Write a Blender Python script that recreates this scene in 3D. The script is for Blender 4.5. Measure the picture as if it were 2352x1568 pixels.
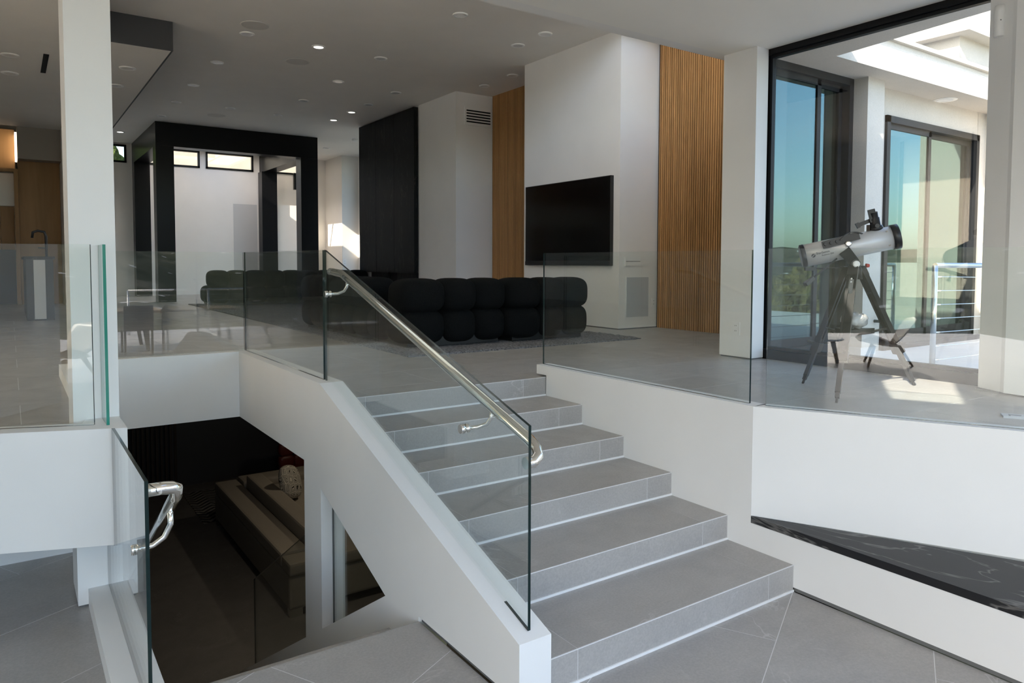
import bpy, bmesh, math, random
from mathutils import Vector, Matrix
random.seed(7)
for o in list(bpy.data.objects): bpy.data.objects.remove(o)
sc = bpy.context.scene
COL = sc.collection
PI = math.pi

# ------------------------------------------------------------------ camera
FPX, CXP, CYP = 1667.6, 1176.0, 684.1            # pixels of the 2352x1568 frame
YAW, PITCH, ROLL = .6051, .0481, .0029
O = Vector((-3.2397, -2.1616, 1.6655))
_f = Vector((math.sin(YAW)*math.cos(PITCH), math.cos(YAW)*math.cos(PITCH), -math.sin(PITCH)))
_r = Vector((math.cos(YAW), -math.sin(YAW), 0)); _u = _r.cross(_f)
RT = _r*math.cos(ROLL)+_u*math.sin(ROLL); UP = -_r*math.sin(ROLL)+_u*math.cos(ROLL); FW = _f
cd = bpy.data.cameras.new('camera'); cam = bpy.data.objects.new('camera', cd); COL.objects.link(cam)
cd.sensor_width = 36; cd.lens = 36*FPX/2352; cd.shift_y = -(784-CYP)/2352; cd.clip_start = .05; cd.clip_end = 2000
M = Matrix((RT, UP, -FW)).transposed().to_4x4(); M.translation = O; cam.matrix_world = M
sc.camera = cam

# ------------------------------------------------------------------ sky, sun, exposure
w = bpy.data.worlds.new('world'); sc.world = w; w.use_nodes = True
nt = w.node_tree; nt.nodes.clear()
sky = nt.nodes.new('ShaderNodeTexSky'); sky.sky_type = 'NISHITA'; sky.sun_disc = False
sky.sun_elevation = math.radians(33); sky.sun_rotation = math.radians(180+75); sky.altitude = 100
sky.air_density = 1.0; sky.dust_density = 1.7; sky.ozone_density = 1.0
bg = nt.nodes.new('ShaderNodeBackground'); bg.inputs[1].default_value = .52
wo = nt.nodes.new('ShaderNodeOutputWorld')
nt.links.new(sky.outputs[0], bg.inputs[0]); nt.links.new(bg.outputs[0], wo.inputs[0])
SUNDIR = Vector((.806, .219, -.549))
sl = bpy.data.lights.new('sun', 'SUN'); sl.energy = 8.5; sl.angle = .009; sl.color = (1, .9, .76)
so = bpy.data.objects.new('sun', sl); COL.objects.link(so)
so.rotation_euler = SUNDIR.to_track_quat('-Z', 'Y').to_euler(); so.location = (-20, -5, 20)
vs = sc.view_settings
vs.view_transform = 'Standard'; vs.look = 'None'; vs.gamma = 1; vs.use_curve_mapping = False; vs.exposure = 0.58
cy = sc.cycles
cy.max_bounces = 12; cy.diffuse_bounces = 7; cy.glossy_bounces = 5; cy.transparent_max_bounces = 40; cy.transmission_bounces = 8
cy.sample_clamp_indirect = 6; cy.caustics_reflective = False; cy.caustics_refractive = False; cy.use_denoising = True

# ------------------------------------------------------------------ pixel helpers: a pixel gives a direction, a plane gives the distance
def ray(x, y): return RT*((x-CXP)/FPX) - UP*((y-CYP)/FPX) + FW
def onz(x, y, z): d = ray(x, y); return O+d*((z-O.z)/d.z)
def onx(x, y, X): d = ray(x, y); return O+d*((X-O.x)/d.x)
def ony(x, y, Y): d = ray(x, y); return O+d*((Y-O.y)/d.y)
def atd(x, y, depth): return O+ray(x, y)*depth

# ------------------------------------------------------------------ materials
MAT = {}
def mat(name, col=(.8, .8, .8), rough=.5, metal=0., spec=.5, emit=None, estr=0.):
    m = bpy.data.materials.new(name); m.use_nodes = True
    b = m.node_tree.nodes['Principled BSDF']
    b.inputs['Base Color'].default_value = (*col, 1); b.inputs['Roughness'].default_value = rough
    b.inputs['Metallic'].default_value = metal; b.inputs['Specular IOR Level'].default_value = spec
    if emit: b.inputs['Emission Color'].default_value = (*emit, 1); b.inputs['Emission Strength'].default_value = estr
    MAT[name] = m; return m
def N(m, t, **kw):
    n = m.node_tree.nodes.new(t)
    for k, v in kw.items():
        if k in n.inputs: n.inputs[k].default_value = v
        else: setattr(n, k, v)
    return n
def L(m, a, b): m.node_tree.links.new(a, b)
def ramp(m, fac, stops):
    r = N(m, 'ShaderNodeValToRGB'); e = r.color_ramp.elements
    while len(e) < len(stops): e.new(.5)
    for el, (p, c) in zip(e, stops): el.position = p; el.color = (*c, 1)
    L(m, fac, r.inputs[0]); return r
def coords(m, kind='Object', scale=(1, 1, 1), rot=(0, 0, 0), world=False):
    if world: src = N(m, 'ShaderNodeNewGeometry').outputs['Position']
    else: src = N(m, 'ShaderNodeTexCoord').outputs[kind]
    mp = N(m, 'ShaderNodeMapping'); mp.inputs['Scale'].default_value = scale; mp.inputs['Rotation'].default_value = rot
    L(m, src, mp.inputs[0]); return mp.outputs[0]
def bump(m, fac, strength, dist):
    b = N(m, 'ShaderNodeBump'); b.inputs['Strength'].default_value = strength; b.inputs['Distance'].default_value = dist
    L(m, fac, b.inputs['Height']); L(m, b.outputs[0], m.node_tree.nodes['Principled BSDF'].inputs['Normal'])
def bc(m): return m.node_tree.nodes['Principled BSDF'].inputs['Base Color']
def mixc(m, fac, a, b, mode='MIX'):
    x = N(m, 'ShaderNodeMix', data_type='RGBA', blend_type=mode)
    if isinstance(fac, (int, float)): x.inputs[0].default_value = fac
    else: L(m, fac, x.inputs[0])
    for i, v in ((6, a), (7, b)):
        if isinstance(v, tuple): x.inputs[i].default_value = (*v, 1)
        else: L(m, v, x.inputs[i])
    return x.outputs[2]

def paint(name, col, rough=.55):
    m = mat(name, col, rough, spec=.3); p = coords(m, world=True)
    n = N(m, 'ShaderNodeTexNoise', Scale=2.2, Detail=3.); L(m, p, n.inputs[0])
    r = ramp(m, n.outputs[0], [(.3, tuple(c*.97 for c in col)), (.7, col)]); L(m, r.outputs[0], bc(m))
    n2 = N(m, 'ShaderNodeTexNoise', Scale=160., Detail=2.); L(m, p, n2.inputs[0]); bump(m, n2.outputs[0], .06, .002)
    return m
paint('white_paint', (.86, .855, .84)); paint('warm_paint', (.88, .845, .79)); paint('grey_paint', (.62, .61, .59)); paint('taupe_paint', (.30, .27, .24))
paint('ceiling_paint', (.88, .845, .795), .7); paint('soffit_paint', (.92, .88, .80), .6)

def stone(name, base, dark, vein, rough=.38, world=True):
    m = mat(name, base, rough, spec=.45); p = coords(m, world=world)
    oi = N(m, 'ShaderNodeObjectInfo')
    ad = N(m, 'ShaderNodeVectorMath', operation='ADD'); L(m, p, ad.inputs[0])
    sc_ = N(m, 'ShaderNodeVectorMath', operation='SCALE'); sc_.inputs[0].default_value = (37, 53, 29); L(m, oi.outputs['Random'], sc_.inputs['Scale']); L(m, sc_.outputs[0], ad.inputs[1])
    P = ad.outputs[0]
    n = N(m, 'ShaderNodeTexNoise', Scale=3.2, Detail=8., Roughness=.65, Distortion=.6); L(m, P, n.inputs[0])
    r = ramp(m, n.outputs[0], [(.3, dark), (.72, base)])
    n2 = N(m, 'ShaderNodeTexNoise', Scale=90., Detail=4., Roughness=.7); L(m, P, n2.inputs[0])
    c1 = mixc(m, .22, r.outputs[0], ramp(m, n2.outputs[0], [(.35, tuple(c*.72 for c in dark)), (.65, tuple(min(1, c*1.25) for c in base))]).outputs[0])
    # veins: thin band where a distorted noise crosses one half
    n3 = N(m, 'ShaderNodeTexNoise', Scale=1.15, Detail=5., Roughness=.6, Distortion=1.4); L(m, P, n3.inputs[0])
    s = N(m, 'ShaderNodeMath', operation='SUBTRACT'); L(m, n3.outputs[0], s.inputs[0]); s.inputs[1].default_value = .5
    a = N(m, 'ShaderNodeMath', operation='ABSOLUTE'); L(m, s.outputs[0], a.inputs[0])
    rv = ramp(m, a.outputs[0], [(.0, (1, 1, 1)), (.0055, (0, 0, 0))])
    n4 = N(m, 'ShaderNodeTexNoise', Scale=2.1, Detail=2.); L(m, P, n4.inputs[0])
    rm = ramp(m, n4.outputs[0], [(.5, (0, 0, 0)), (.66, (.6, .6, .6))])
    mu = N(m, 'ShaderNodeMath', operation='MULTIPLY'); L(m, rv.outputs[0], mu.inputs[0]); L(m, rm.outputs[0], mu.inputs[1])
    c2 = mixc(m, mu.outputs[0], c1, vein); L(m, c2, bc(m))
    bump(m, n2.outputs[0], .05, .003)
    rr = ramp(m, n.outputs[0], [(.3, (rough+.08,)*3), (.7, (rough-.04,)*3)]); L(m, rr.outputs[0], m.node_tree.nodes['Principled BSDF'].inputs['Roughness'])
    return m
stone('floor_tile', (.43, .415, .395), (.355, .34, .325), (.62, .61, .6), .36)
stone('terrace_tile', (.74, .71, .67), (.66, .64, .61), (.7, .69, .67), .6)
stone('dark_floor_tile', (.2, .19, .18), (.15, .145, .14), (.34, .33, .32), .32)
stone('stucco', (.66, .60, .515), (.60, .545, .465), (.64, .58, .5), .85)
stone('cream_render', (.50, .42, .31), (.44, .365, .265), (.48, .4, .3), .9); mat('grout', (.74, .735, .73), .8)
mat('shadow_gap', (.16, .16, .16), .7)
mat('trim_metal', (.78, .8, .82), .3, 1.)

def dark_stone():
    m = mat('black_stone', (.02, .02, .022), .38, spec=.22); p = coords(m, world=True, scale=(2.2, .42, 2.2), rot=(0, 0, .12))
    n = N(m, 'ShaderNodeTexNoise', Scale=1.7, Detail=5., Roughness=.55, Distortion=.7); L(m, p, n.inputs[0])
    s = N(m, 'ShaderNodeMath', operation='SUBTRACT'); L(m, n.outputs[0], s.inputs[0]); s.inputs[1].default_value = .5
    a = N(m, 'ShaderNodeMath', operation='ABSOLUTE'); L(m, s.outputs[0], a.inputs[0])
    rv = ramp(m, a.outputs[0], [(.0, (.15, .145, .14)), (.010, (.021, .021, .023)), (.2, (.016, .016, .018))])
    L(m, rv.outputs[0], bc(m)); return m
dark_stone()
def panel_stone():
    m = mat('black_panel', (.010, .010, .010), .5, spec=.2); p = coords(m, world=True, scale=(1, 1, .22), rot=(.35, 0, 0))
    n = N(m, 'ShaderNodeTexNoise', Scale=2.2, Detail=6., Roughness=.6, Distortion=1.6); L(m, p, n.inputs[0])
    s = N(m, 'ShaderNodeMath', operation='SUBTRACT'); L(m, n.outputs[0], s.inputs[0]); s.inputs[1].default_value = .5
    a = N(m, 'ShaderNodeMath', operation='ABSOLUTE'); L(m, s.outputs[0], a.inputs[0])
    rv = ramp(m, a.outputs[0], [(.0, (.045, .042, .038)), (.008, (.009, .009, .009))]); L(m, rv.outputs[0], bc(m)); return m
panel_stone()
def wood(name, a, b, rough=.5, axis='Z', scale=9):
    m = mat(name, a, rough, spec=.3)
    s = {'Z': (scale, scale, scale*.07), 'X': (scale*.07, scale, scale), 'Y': (scale, scale*.07, scale)}[axis]
    p = coords(m, world=True, scale=s)
    n = N(m, 'ShaderNodeTexNoise', Scale=1.5, Detail=6., Roughness=.6, Distortion=.4); L(m, p, n.inputs[0])
    oi = N(m, 'ShaderNodeObjectInfo')
    r = ramp(m, n.outputs[0], [(.3, b), (.7, a)])
    v = ramp(m, oi.outputs['Random'], [(0., (.82, .82, .82)), (1., (1.12, 1.12, 1.12))])
    L(m, mixc(m, 1., r.outputs[0], v.outputs[0], 'MULTIPLY'), bc(m)); return m
wood('slat_wood', (.56, .31, .13), (.42, .22, .085)); wood('cabinet_wood', (.40, .23, .10), (.30, .165, .07), scale=5)
wood('chair_wood', (.28, .17, .085), (.2, .12, .06), .35); wood('teak', (.55, .42, .24), (.45, .33, .18), .5, 'X')
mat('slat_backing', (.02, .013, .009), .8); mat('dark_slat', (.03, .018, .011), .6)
mat('black_metal', (.018, .018, .019), .4, 0., .5); mat('frame_black', (.004, .004, .0045), .3, 0., .22)
mat('frame_grey', (.014, .015, .017), .5, 0., .18); mat('chrome', (.86, .85, .82), .07, 1.); mat('brushed_steel', (.72, .71, .68), .22, 1.)
mat('tv_screen', (.003, .003, .0035), .12, 0., .5); mat('tv_bezel', (.01, .01, .01), .4)
mat('plate_white', (.85, .85, .84), .4); mat('plate_slot', (.12, .12, .12), .6); mat('grille_grey', (.52, .55, .58), .6)
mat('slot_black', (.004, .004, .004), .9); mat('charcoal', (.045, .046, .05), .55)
mat('tube_silver', (.55, .555, .56), .35, .25); mat('scope_black', (.012, .012, .013), .35); mat('tripod_grey', (.012, .0125, .0135), .45, 0., .3)
mat('red_plastic', (.5, .04, .03), .4); mat('white_top', (.8, .82, .84), .25); mat('lens_dark', (.02, .03, .06), .08)
mat('lamp_on', (1, 1, 1), .5, emit=(1, .95, .85), estr=3.0); mat('lamp_off', (.93, .92, .9), .25); mat('lamp_ring', (.93, .92, .9), .3)
mat('led_strip', (1, 1, 1), .5, emit=(1, .82, .6), estr=2.5); mat('speaker_mesh', (.70, .675, .635), .8)
mat('leather_red', (.11, .018, .012), .4); mat('plastic_film', (.5, .5, .5), .25)
mat('brass', (.42, .28, .1), .35, .8)

def fabric(name, a, b, sc_, bs=.6, bd=.01, rough=.95):
    m = mat(name, a, rough, spec=.15); p = coords(m, world=True)
    n = N(m, 'ShaderNodeTexNoise', Scale=sc_, Detail=3., Roughness=.7); L(m, p, n.inputs[0])
    r = ramp(m, n.outputs[0], [(.35, b), (.65, a)]); L(m, r.outputs[0], bc(m)); bump(m, n.outputs[0], bs, bd); return m
fabric('black_boucle', (.0075, .0085, .009), (.003, .0034, .0036), 130, .8, .008)
fabric('beige_linen', (.33, .30, .255), (.28, .25, .21), 220, .3, .003)
fabric('rug_pile', (.36, .36, .375), (.10, .10, .11), 55, 1., .03)
fabric('foliage', (.10, .13, .03), (.02, .035, .008), 9, 1., .1)
fabric('dry_foliage', (.24, .20, .07), (.05, .06, .015), 4, 1., .2)
def hills():
    m = mat('hillside', (.1, .12, .04), .95, spec=.1); p = coords(m, world=True)
    n = N(m, 'ShaderNodeTexNoise', Scale=.06, Detail=8., Roughness=.65); L(m, p, n.inputs[0])
    r = ramp(m, n.outputs[0], [(.3, (.035, .045, .022)), (.55, (.10, .105, .06)), (.75, (.26, .23, .17))])
    v = N(m, 'ShaderNodeTexVoronoi', Scale=.16); L(m, p, v.inputs[0])
    rv = ramp(m, v.outputs['Distance'], [(.14, (1, 1, 1)), (.2, (0, 0, 0))])
    n2 = N(m, 'ShaderNodeTexNoise', Scale=.025, Detail=3.); L(m, p, n2.inputs[0])
    rm = ramp(m, n2.outputs[0], [(.48, (0, 0, 0)), (.56, (1, 1, 1))])
    mu = N(m, 'ShaderNodeMath', operation='MULTIPLY'); L(m, rv.outputs[0], mu.inputs[0]); L(m, rm.outputs[0], mu.inputs[1])
    L(m, mixc(m, mu.outputs[0], r.outputs[0], (.75, .72, .66)), bc(m)); return m
hills()
def pillow_mat():
    m = mat('patterned_cushion', (.5, .48, .43), .9); p = coords(m, 'Object', (1, 1, 1))
    v = N(m, 'ShaderNodeTexVoronoi', Scale=9., feature='DISTANCE_TO_EDGE'); v.inputs['Randomness'].default_value = .35; L(m, p, v.inputs[0])
    ml = N(m, 'ShaderNodeMath', operation='MULTIPLY'); L(m, v.outputs['Distance'], ml.inputs[0]); ml.inputs[1].default_value = 13.
    fr = N(m, 'ShaderNodeMath', operation='FRACT'); L(m, ml.outputs[0], fr.inputs[0])
    r = ramp(m, fr.outputs[0], [(.5, (.62, .58, .5)), (.54, (.012, .012, .012))]); L(m, r.outputs[0], bc(m)); return m
pillow_mat()
def zigzag():
    m = mat('zigzag_rug', (.1, .1, .1), .95); p = coords(m, world=True)
    sx = N(m, 'ShaderNodeSeparateXYZ'); L(m, p, sx.inputs[0])
    a = N(m, 'ShaderNodeMath', operation='PINGPONG'); L(m, sx.outputs[0], a.inputs[0]); a.inputs[1].default_value = .18
    b = N(m, 'ShaderNodeMath', operation='ADD'); L(m, a.outputs[0], b.inputs[0]); L(m, sx.outputs[1], b.inputs[1])
    c = N(m, 'ShaderNodeMath', operation='PINGPONG'); L(m, b.outputs[0], c.inputs[0]); c.inputs[1].default_value = .06
    r = ramp(m, c.outputs[0], [(.45, (.03, .03, .03)), (.55, (.3, .29, .27))])
    mm = N(m, 'ShaderNodeMath', operation='MULTIPLY'); L(m, c.outputs[0], mm.inputs[0]); mm.inputs[1].default_value = 16.
    L(m, mm.outputs[0], r.inputs[0]); L(m, r.outputs[0], bc(m)); return m
zigzag()

def glass(name, tint, ior=1.5, gcol=(1, 1, 1), boost=1.):
    m = bpy.data.materials.new(name); m.use_nodes = True; nt = m.node_tree; nt.nodes.clear()
    tr = nt.nodes.new('ShaderNodeBsdfTransparent'); tr.inputs[0].default_value = (*tint, 1)
    gl = nt.nodes.new('ShaderNodeBsdfGlossy'); gl.inputs[0].default_value = (*gcol, 1); gl.inputs['Roughness'].default_value = 0
    # Schlick reflectance, the same from either side of the thin sheet
    ge = nt.nodes.new('ShaderNodeNewGeometry'); dt_ = nt.nodes.new('ShaderNodeVectorMath'); dt_.operation = 'DOT_PRODUCT'
    nt.links.new(ge.outputs['Normal'], dt_.inputs[0]); nt.links.new(ge.outputs['Incoming'], dt_.inputs[1])
    def mt(op, a, b=None):
        n = nt.nodes.new('ShaderNodeMath'); n.operation = op; n.use_clamp = op == 'MULTIPLY_ADD'
        for k, v in enumerate((a, b)):
            if v is None: continue
            if isinstance(v, (int, float)): n.inputs[k].default_value = v
            else: nt.links.new(v, n.inputs[k])
        return n
    r0 = ((ior-1)/(ior+1))**2*boost
    pw = mt('POWER', mt('SUBTRACT', 1., mt('ABSOLUTE', dt_.outputs['Value']).outputs[0]).outputs[0], 5.)
    mu = mt('MULTIPLY_ADD', pw.outputs[0], 1-r0); mu.inputs[2].default_value = r0
    mx = nt.nodes.new('ShaderNodeMixShader'); out = nt.nodes.new('ShaderNodeOutputMaterial')
    nt.links.new(mu.outputs[0], mx.inputs[0])
    nt.links.new(tr.outputs[0], mx.inputs[1]); nt.links.new(gl.outputs[0], mx.inputs[2]); nt.links.new(mx.outputs[0], out.inputs[0])
    MAT[name] = m; return m
glass('clear_glass', (.955, .975, .968)); glass('window_glass', (.97, .98, .975)); glass('door_glass', (.42, .47, .45), 1.9, (.60, .88, .90), 1.15)
m = bpy.data.materials.new('frosted_fill'); m.use_nodes = True; nt = m.node_tree; nt.nodes.clear(); MAT['frosted_fill'] = m
_t = nt.nodes.new('ShaderNodeBsdfTranslucent'); _t.inputs[0].default_value = (.97, .91, .82, 1); _o = nt.nodes.new('ShaderNodeOutputMaterial'); nt.links.new(_t.outputs[0], _o.inputs[0])
m = bpy.data.materials.new('fill_shade_cloth'); m.use_nodes = True; nt = m.node_tree; nt.nodes.clear(); MAT['fill_shade_cloth'] = m
_t = nt.nodes.new('ShaderNodeBsdfTranslucent'); _t.inputs[0].default_value = (.95, .89, .80, 1); _o = nt.nodes.new('ShaderNodeOutputMaterial'); nt.links.new(_t.outputs[0], _o.inputs[0])
mat('glass_edge', (.006, .018, .016), .08, 0., .35); mat('green_glass_edge', (.02, .23, .17), .15, 0., .5)

# ------------------------------------------------------------------ mesh helpers
def bx(bm, x0, x1, y0, y1, z0, z1, mi=0):
    v = [bm.verts.new((x, y, z)) for z in (z0, z1) for y in (y0, y1) for x in (x0, x1)]
    for q in ((0, 2, 3, 1), (4, 5, 7, 6), (0, 1, 5, 4), (2, 6, 7, 3), (0, 4, 6, 2), (1, 3, 7, 5)):
        f = bm.faces.new([v[i] for i in q]); f.material_index = mi
    return v
def prism(bm, poly, vec, mi=0, edge_mi=None):
    vec = Vector(vec); n = len(poly)
    a = [bm.verts.new(Vector(p)) for p in poly]; b = [bm.verts.new(Vector(p)+vec) for p in poly]
    fs = [bm.faces.new(a), bm.faces.new(b[::-1])]
    for f in fs: f.material_index = mi
    for i in range(n):
        f = bm.faces.new((a[i], b[i], b[(i+1) % n], a[(i+1) % n])); f.material_index = mi if edge_mi is None else edge_mi
def yz(bm, pts, x0, x1, mi=0): prism(bm, [(x0, y, z) for y, z in pts], (x1-x0, 0, 0), mi)
def xy(bm, pts, z0, z1, mi=0): prism(bm, [(x, y, z0) for x, y in pts], (0, 0, z1-z0), mi)
def frame_of(d):
    d = d.normalized(); a = Vector((0, 0, 1)) if abs(d.z) < .95 else Vector((1, 0, 0))
    s = d.cross(a).normalized(); return s, s.cross(d).normalized()
def tube(bm, pts, r, n=12, caps=True, mi=0):
    pts = [Vector(p) for p in pts]; rs = r if isinstance(r, (list, tuple)) else [r]*len(pts)
    rings = []; s = None
    for i, p in enumerate(pts):
        d = (pts[min(i+1, len(pts)-1)]-pts[max(i-1, 0)]).normalized()
        if s is None: s, t = frame_of(d)
        else:
            s = (s-d*s.dot(d)).normalized(); t = s.cross(d).normalized()
        rings.append([bm.verts.new(p+s*math.cos(2*PI*k/n)*rs[i]+t*math.sin(2*PI*k/n)*rs[i]) for k in range(n)])
    for a, b in zip(rings, rings[1:]):
        for k in range(n):
            f = bm.faces.new((a[k], a[(k+1) % n], b[(k+1) % n], b[k])); f.smooth = True; f.material_index = mi
    if caps:
        for q in (rings[0][::-1], rings[-1]): f = bm.faces.new(q); f.material_index = mi
def bar(bm, p, q, w, h, side=None, mi=0, w2=None, h2=None):
    p, q = Vector(p), Vector(q); d = (q-p).normalized()
    if side is None: s, t = frame_of(d)
    else: s = (Vector(side)-d*Vector(side).dot(d)).normalized(); t = s.cross(d)
    vs = []
    for c, ww, hh in ((p, w, h), (q, w2 or w, h2 or h)):
        vs += [bm.verts.new(c+s*ww/2*i+t*hh/2*j) for i, j in ((-1, -1), (1, -1), (1, 1), (-1, 1))]
    for f in ((3, 2, 1, 0), (4, 5, 6, 7), (0, 1, 5, 4), (1, 2, 6, 5), (2, 3, 7, 6), (3, 0, 4, 7)):
        bm.faces.new([vs[i] for i in f]).material_index = mi
def lathe(bm, prof, c, d, n=24, mi=0, smooth=True):
    c, d = Vector(c), Vector(d).normalized(); s, t = frame_of(d); rings = []
    for a, r in prof:
        rings.append([bm.verts.new(c+d*a+s*math.cos(2*PI*k/n)*max(r, 1e-4)+t*math.sin(2*PI*k/n)*max(r, 1e-4)) for k in range(n)])
    for a, b in zip(rings, rings[1:]):
        for k in range(n):
            f = bm.faces.new((a[k], a[(k+1) % n], b[(k+1) % n], b[k])); f.smooth = smooth; f.material_index = mi
    bm.faces.new(rings[0][::-1]).material_index = mi; bm.faces.new(rings[-1]).material_index = mi
def puff(bm, c, sz, e=3.2, nu=20, nv=12, mi=0):
    """rounded cushion: a superellipsoid"""
    def p(v, k): return math.copysign(abs(v)**(2/k), v)
    rows = []
    for j in range(1, nv):
        ph = -PI/2+PI*j/nv
        rows.append([bm.verts.new((c[0]+sz[0]/2*p(math.cos(ph), e)*p(math.cos(2*PI*i/nu), e), c[1]+sz[1]/2*p(math.cos(ph), e)*p(math.sin(2*PI*i/nu), e), c[2]+sz[2]/2*p(math.sin(ph), e))) for i in range(nu)])
    lo = bm.verts.new((c[0], c[1], c[2]-sz[2]/2)); hi = bm.verts.new((c[0], c[1], c[2]+sz[2]/2))
    for a, b in zip(rows, rows[1:]):
        for i in range(nu): f = bm.faces.new((a[i], a[(i+1) % nu], b[(i+1) % nu], b[i])); f.smooth = True; f.material_index = mi
    for i in range(nu):
        bm.faces.new((lo, rows[0][(i+1) % nu], rows[0][i])).smooth = True; bm.faces.new((hi, rows[-1][i], rows[-1][(i+1) % nu])).smooth = True
def NB(): return bmesh.new()
def obj(name, bm, m, parent=None, bevel=0):
    if bevel: bmesh.ops.bevel(bm, geom=bm.edges[:], offset=bevel, segments=2, profile=.6, affect='EDGES')
    bmesh.ops.recalc_face_normals(bm, faces=bm.faces[:])
    me = bpy.data.meshes.new(name); bm.to_mesh(me); bm.free()
    for k in (m if isinstance(m, (list, tuple)) else [m]): me.materials.append(MAT[k])
    o = bpy.data.objects.new(name, me); COL.objects.link(o)
    if parent is not None: o.parent = parent; o.matrix_parent_inverse = Matrix.Identity(4)
    return o
def tag(o, label, cat, group=None, kind=None):
    if label: o['label'] = label
    if cat: o['category'] = cat
    if group: o['group'] = group
    if kind: o['kind'] = kind
    return o
def struct(name, bm, m, parent=None, label=None):
    o = obj(name, bm, m, parent)
    if parent is None: o['kind'] = 'structure'
    if label: o['label'] = label
    return o
def empty(name, label, cat, group=None, loc=(0, 0, 0)):
    o = bpy.data.objects.new(name, None); COL.objects.link(o); o.location = loc; o.empty_display_size = .1
    return tag(o, label, cat, group)
def share(src, name, parent, loc=(0, 0, 0), rot=(0, 0, 0), scale=(1, 1, 1)):
    o = bpy.data.objects.new(name, src.data); COL.objects.link(o); o.location = loc; o.rotation_euler = rot; o.scale = scale
    o.parent = parent; return o
def box(name, m, parent, *a, bevel=0): bm = NB(); bx(bm, *a); return obj(name, bm, m, parent, bevel)

# ------------------------------------------------------------------ key dimensions (metres)
R6, T = .1375, .4164            # riser, tread
UF, CB = .825, .912             # upper floor, top of the curbs
CZ, SZ = 4.57, 3.53             # high ceiling, low soffit
LF = -2.145                     # lower floor
SX0, SX1 = -1.715, -1.565       # stringer wall
TZ = .735                       # terrace

# ------------------------------------------------------------------ polygon clipping for the tiles
def clip(poly, conv):
    out = poly
    for i in range(len(conv)):
        a, b = conv[i], conv[(i+1) % len(conv)]; inp, out = out, []
        if not inp: return []
        def s(p): return (b[0]-a[0])*(p[1]-a[1])-(b[1]-a[1])*(p[0]-a[0])
        for j in range(len(inp)):
            p, q = inp[j], inp[(j+1) % len(inp)]; sp, sq = s(p), s(q)
            if sp >= 0: out.append(p)
            if sp*sq < 0: t = sp/(sp-sq); out.append((p[0]+(q[0]-p[0])*t, p[1]+(q[1]-p[1])*t))
    return out
def area(p): return abs(sum(p[i][0]*p[(i+1) % len(p)][1]-p[(i+1) % len(p)][0]*p[i][1] for i in range(len(p))))/2
def tiles(parent, regions, ang, o1, o2, l1, l2, r1, r2, z, m, gap=.004, th=.006, stagger=.5, sub=None):
    """rectangular tiles l1 x l2 in a frame turned by ang, each clipped to the convex floor regions; one object each"""
    e1 = (math.sin(ang), math.cos(ang)); e2 = (math.cos(ang), -math.sin(ang)); n = 0
    for j in range(*r2):
        for i in range(*r1):
            s0 = o1+(i+(stagger if j % 2 else 0))*l1+gap/2; t0 = o2+j*l2+gap/2; s1, t1 = s0+l1-gap, t0+l2-gap
            q = [(e1[0]*s+e2[0]*t, e1[1]*s+e2[1]*t) for s, t in ((s0, t0), (s1, t0), (s1, t1), (s0, t1))]
            if sum(q[k][0]*q[(k+1) % 4][1]-q[(k+1) % 4][0]*q[k][1] for k in range(4)) < 0: q.reverse()
            bm = NB(); ok = False
            for rg in regions:
                c = clip(q, rg)
                if len(c) >= 3 and area(c) > .004: xy(bm, c, z-th, z); ok = True
            if ok: obj('tile', bm, m, parent); n += 1
            else: bm.free()
    return n

# ================================================================== FLOORS
def rect(x0, x1, y0, y1): return [(x0, y0), (x1, y0), (x1, y1), (x0, y1)]
bm = NB()
bx(bm, -9, 0, -6.5, 0, -.3, -.0007); bx(bm, -9, SX0, 0, .8, -.3, -.0007); bx(bm, -9, -2.80, .8, 3.2, -.3, -.0007)
floor = struct('floor', bm, 'grout')
A63 = math.radians(63)
tiles(floor, [rect(-4.6, 0, -2.6, -.001), rect(-4.6, SX0, -.001, .8), rect(-4.6, -2.80, .8, 2.64)], A63, -1.16, 0, 1.22, .61, (-4, 5), (-9, 6), 0., 'floor_tile')
bm = NB(); bx(bm, -9, -4.6, -6.5, 2.64, -.002, 0); bx(bm, -4.6, 0, -6.5, -2.6, -.002, 0); struct('floor_rear', bm, 'floor_tile')

# upper floor slab with its white edge faces, and the tiles on top
Wd = (math.sin(math.radians(153)), math.cos(math.radians(153)))   # direction of the slanting wall
W0 = (0., .262)
def wp(s, off=0.): return (W0[0]+Wd[0]*s-Wd[1]*off, W0[1]+Wd[1]*s+Wd[0]*off)   # along the slanting wall, off = behind its face
bm = NB()
bx(bm, SX1, 7.0, 2.096, 2.40, .55, UF-.0008); bx(bm, SX1, 7.0, 2.40, 19.5, .40, UF-.0008); bx(bm, -9, SX1, 4.0, 19.5, .40, UF-.0008)
bx(bm, .02, 2.30, W0[1]+.02, 2.082, .1, UF-.0008)
xy(bm, [wp(0, .02), wp(3.2, .02), (2.30, -2.59), (2.30, W0[1]+.02), (.02, W0[1]+.02)], .1, UF-.0008)
Pd = (math.sin(math.radians(111)), math.cos(math.radians(111))); P0 = (-2.883, 1.548)
def pp(s, off=0.): return (P0[0]+Pd[0]*s-Pd[1]*off, P0[1]+Pd[1]*s+Pd[0]*off)
xy(bm, [pp(-6, .03), (-2.83, pp(.055, .03)[1]), (-2.83, 4.0), (-9, 4.0)], .376, UF-.0008)
fup = struct('floor_upper', bm, 'grout')
rg = [rect(SX1, 3.73, 2.094, 10.4), [(.11, W0[1]+.09), (2.27, W0[1]+.09), (2.27, 2.094), (.11, 2.094)],
      [wp(0, .11), wp(2.4, .11), (2.27, wp(2.4, .11)[1]), (2.27, W0[1]+.09), (.11, W0[1]+.09)]]
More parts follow.
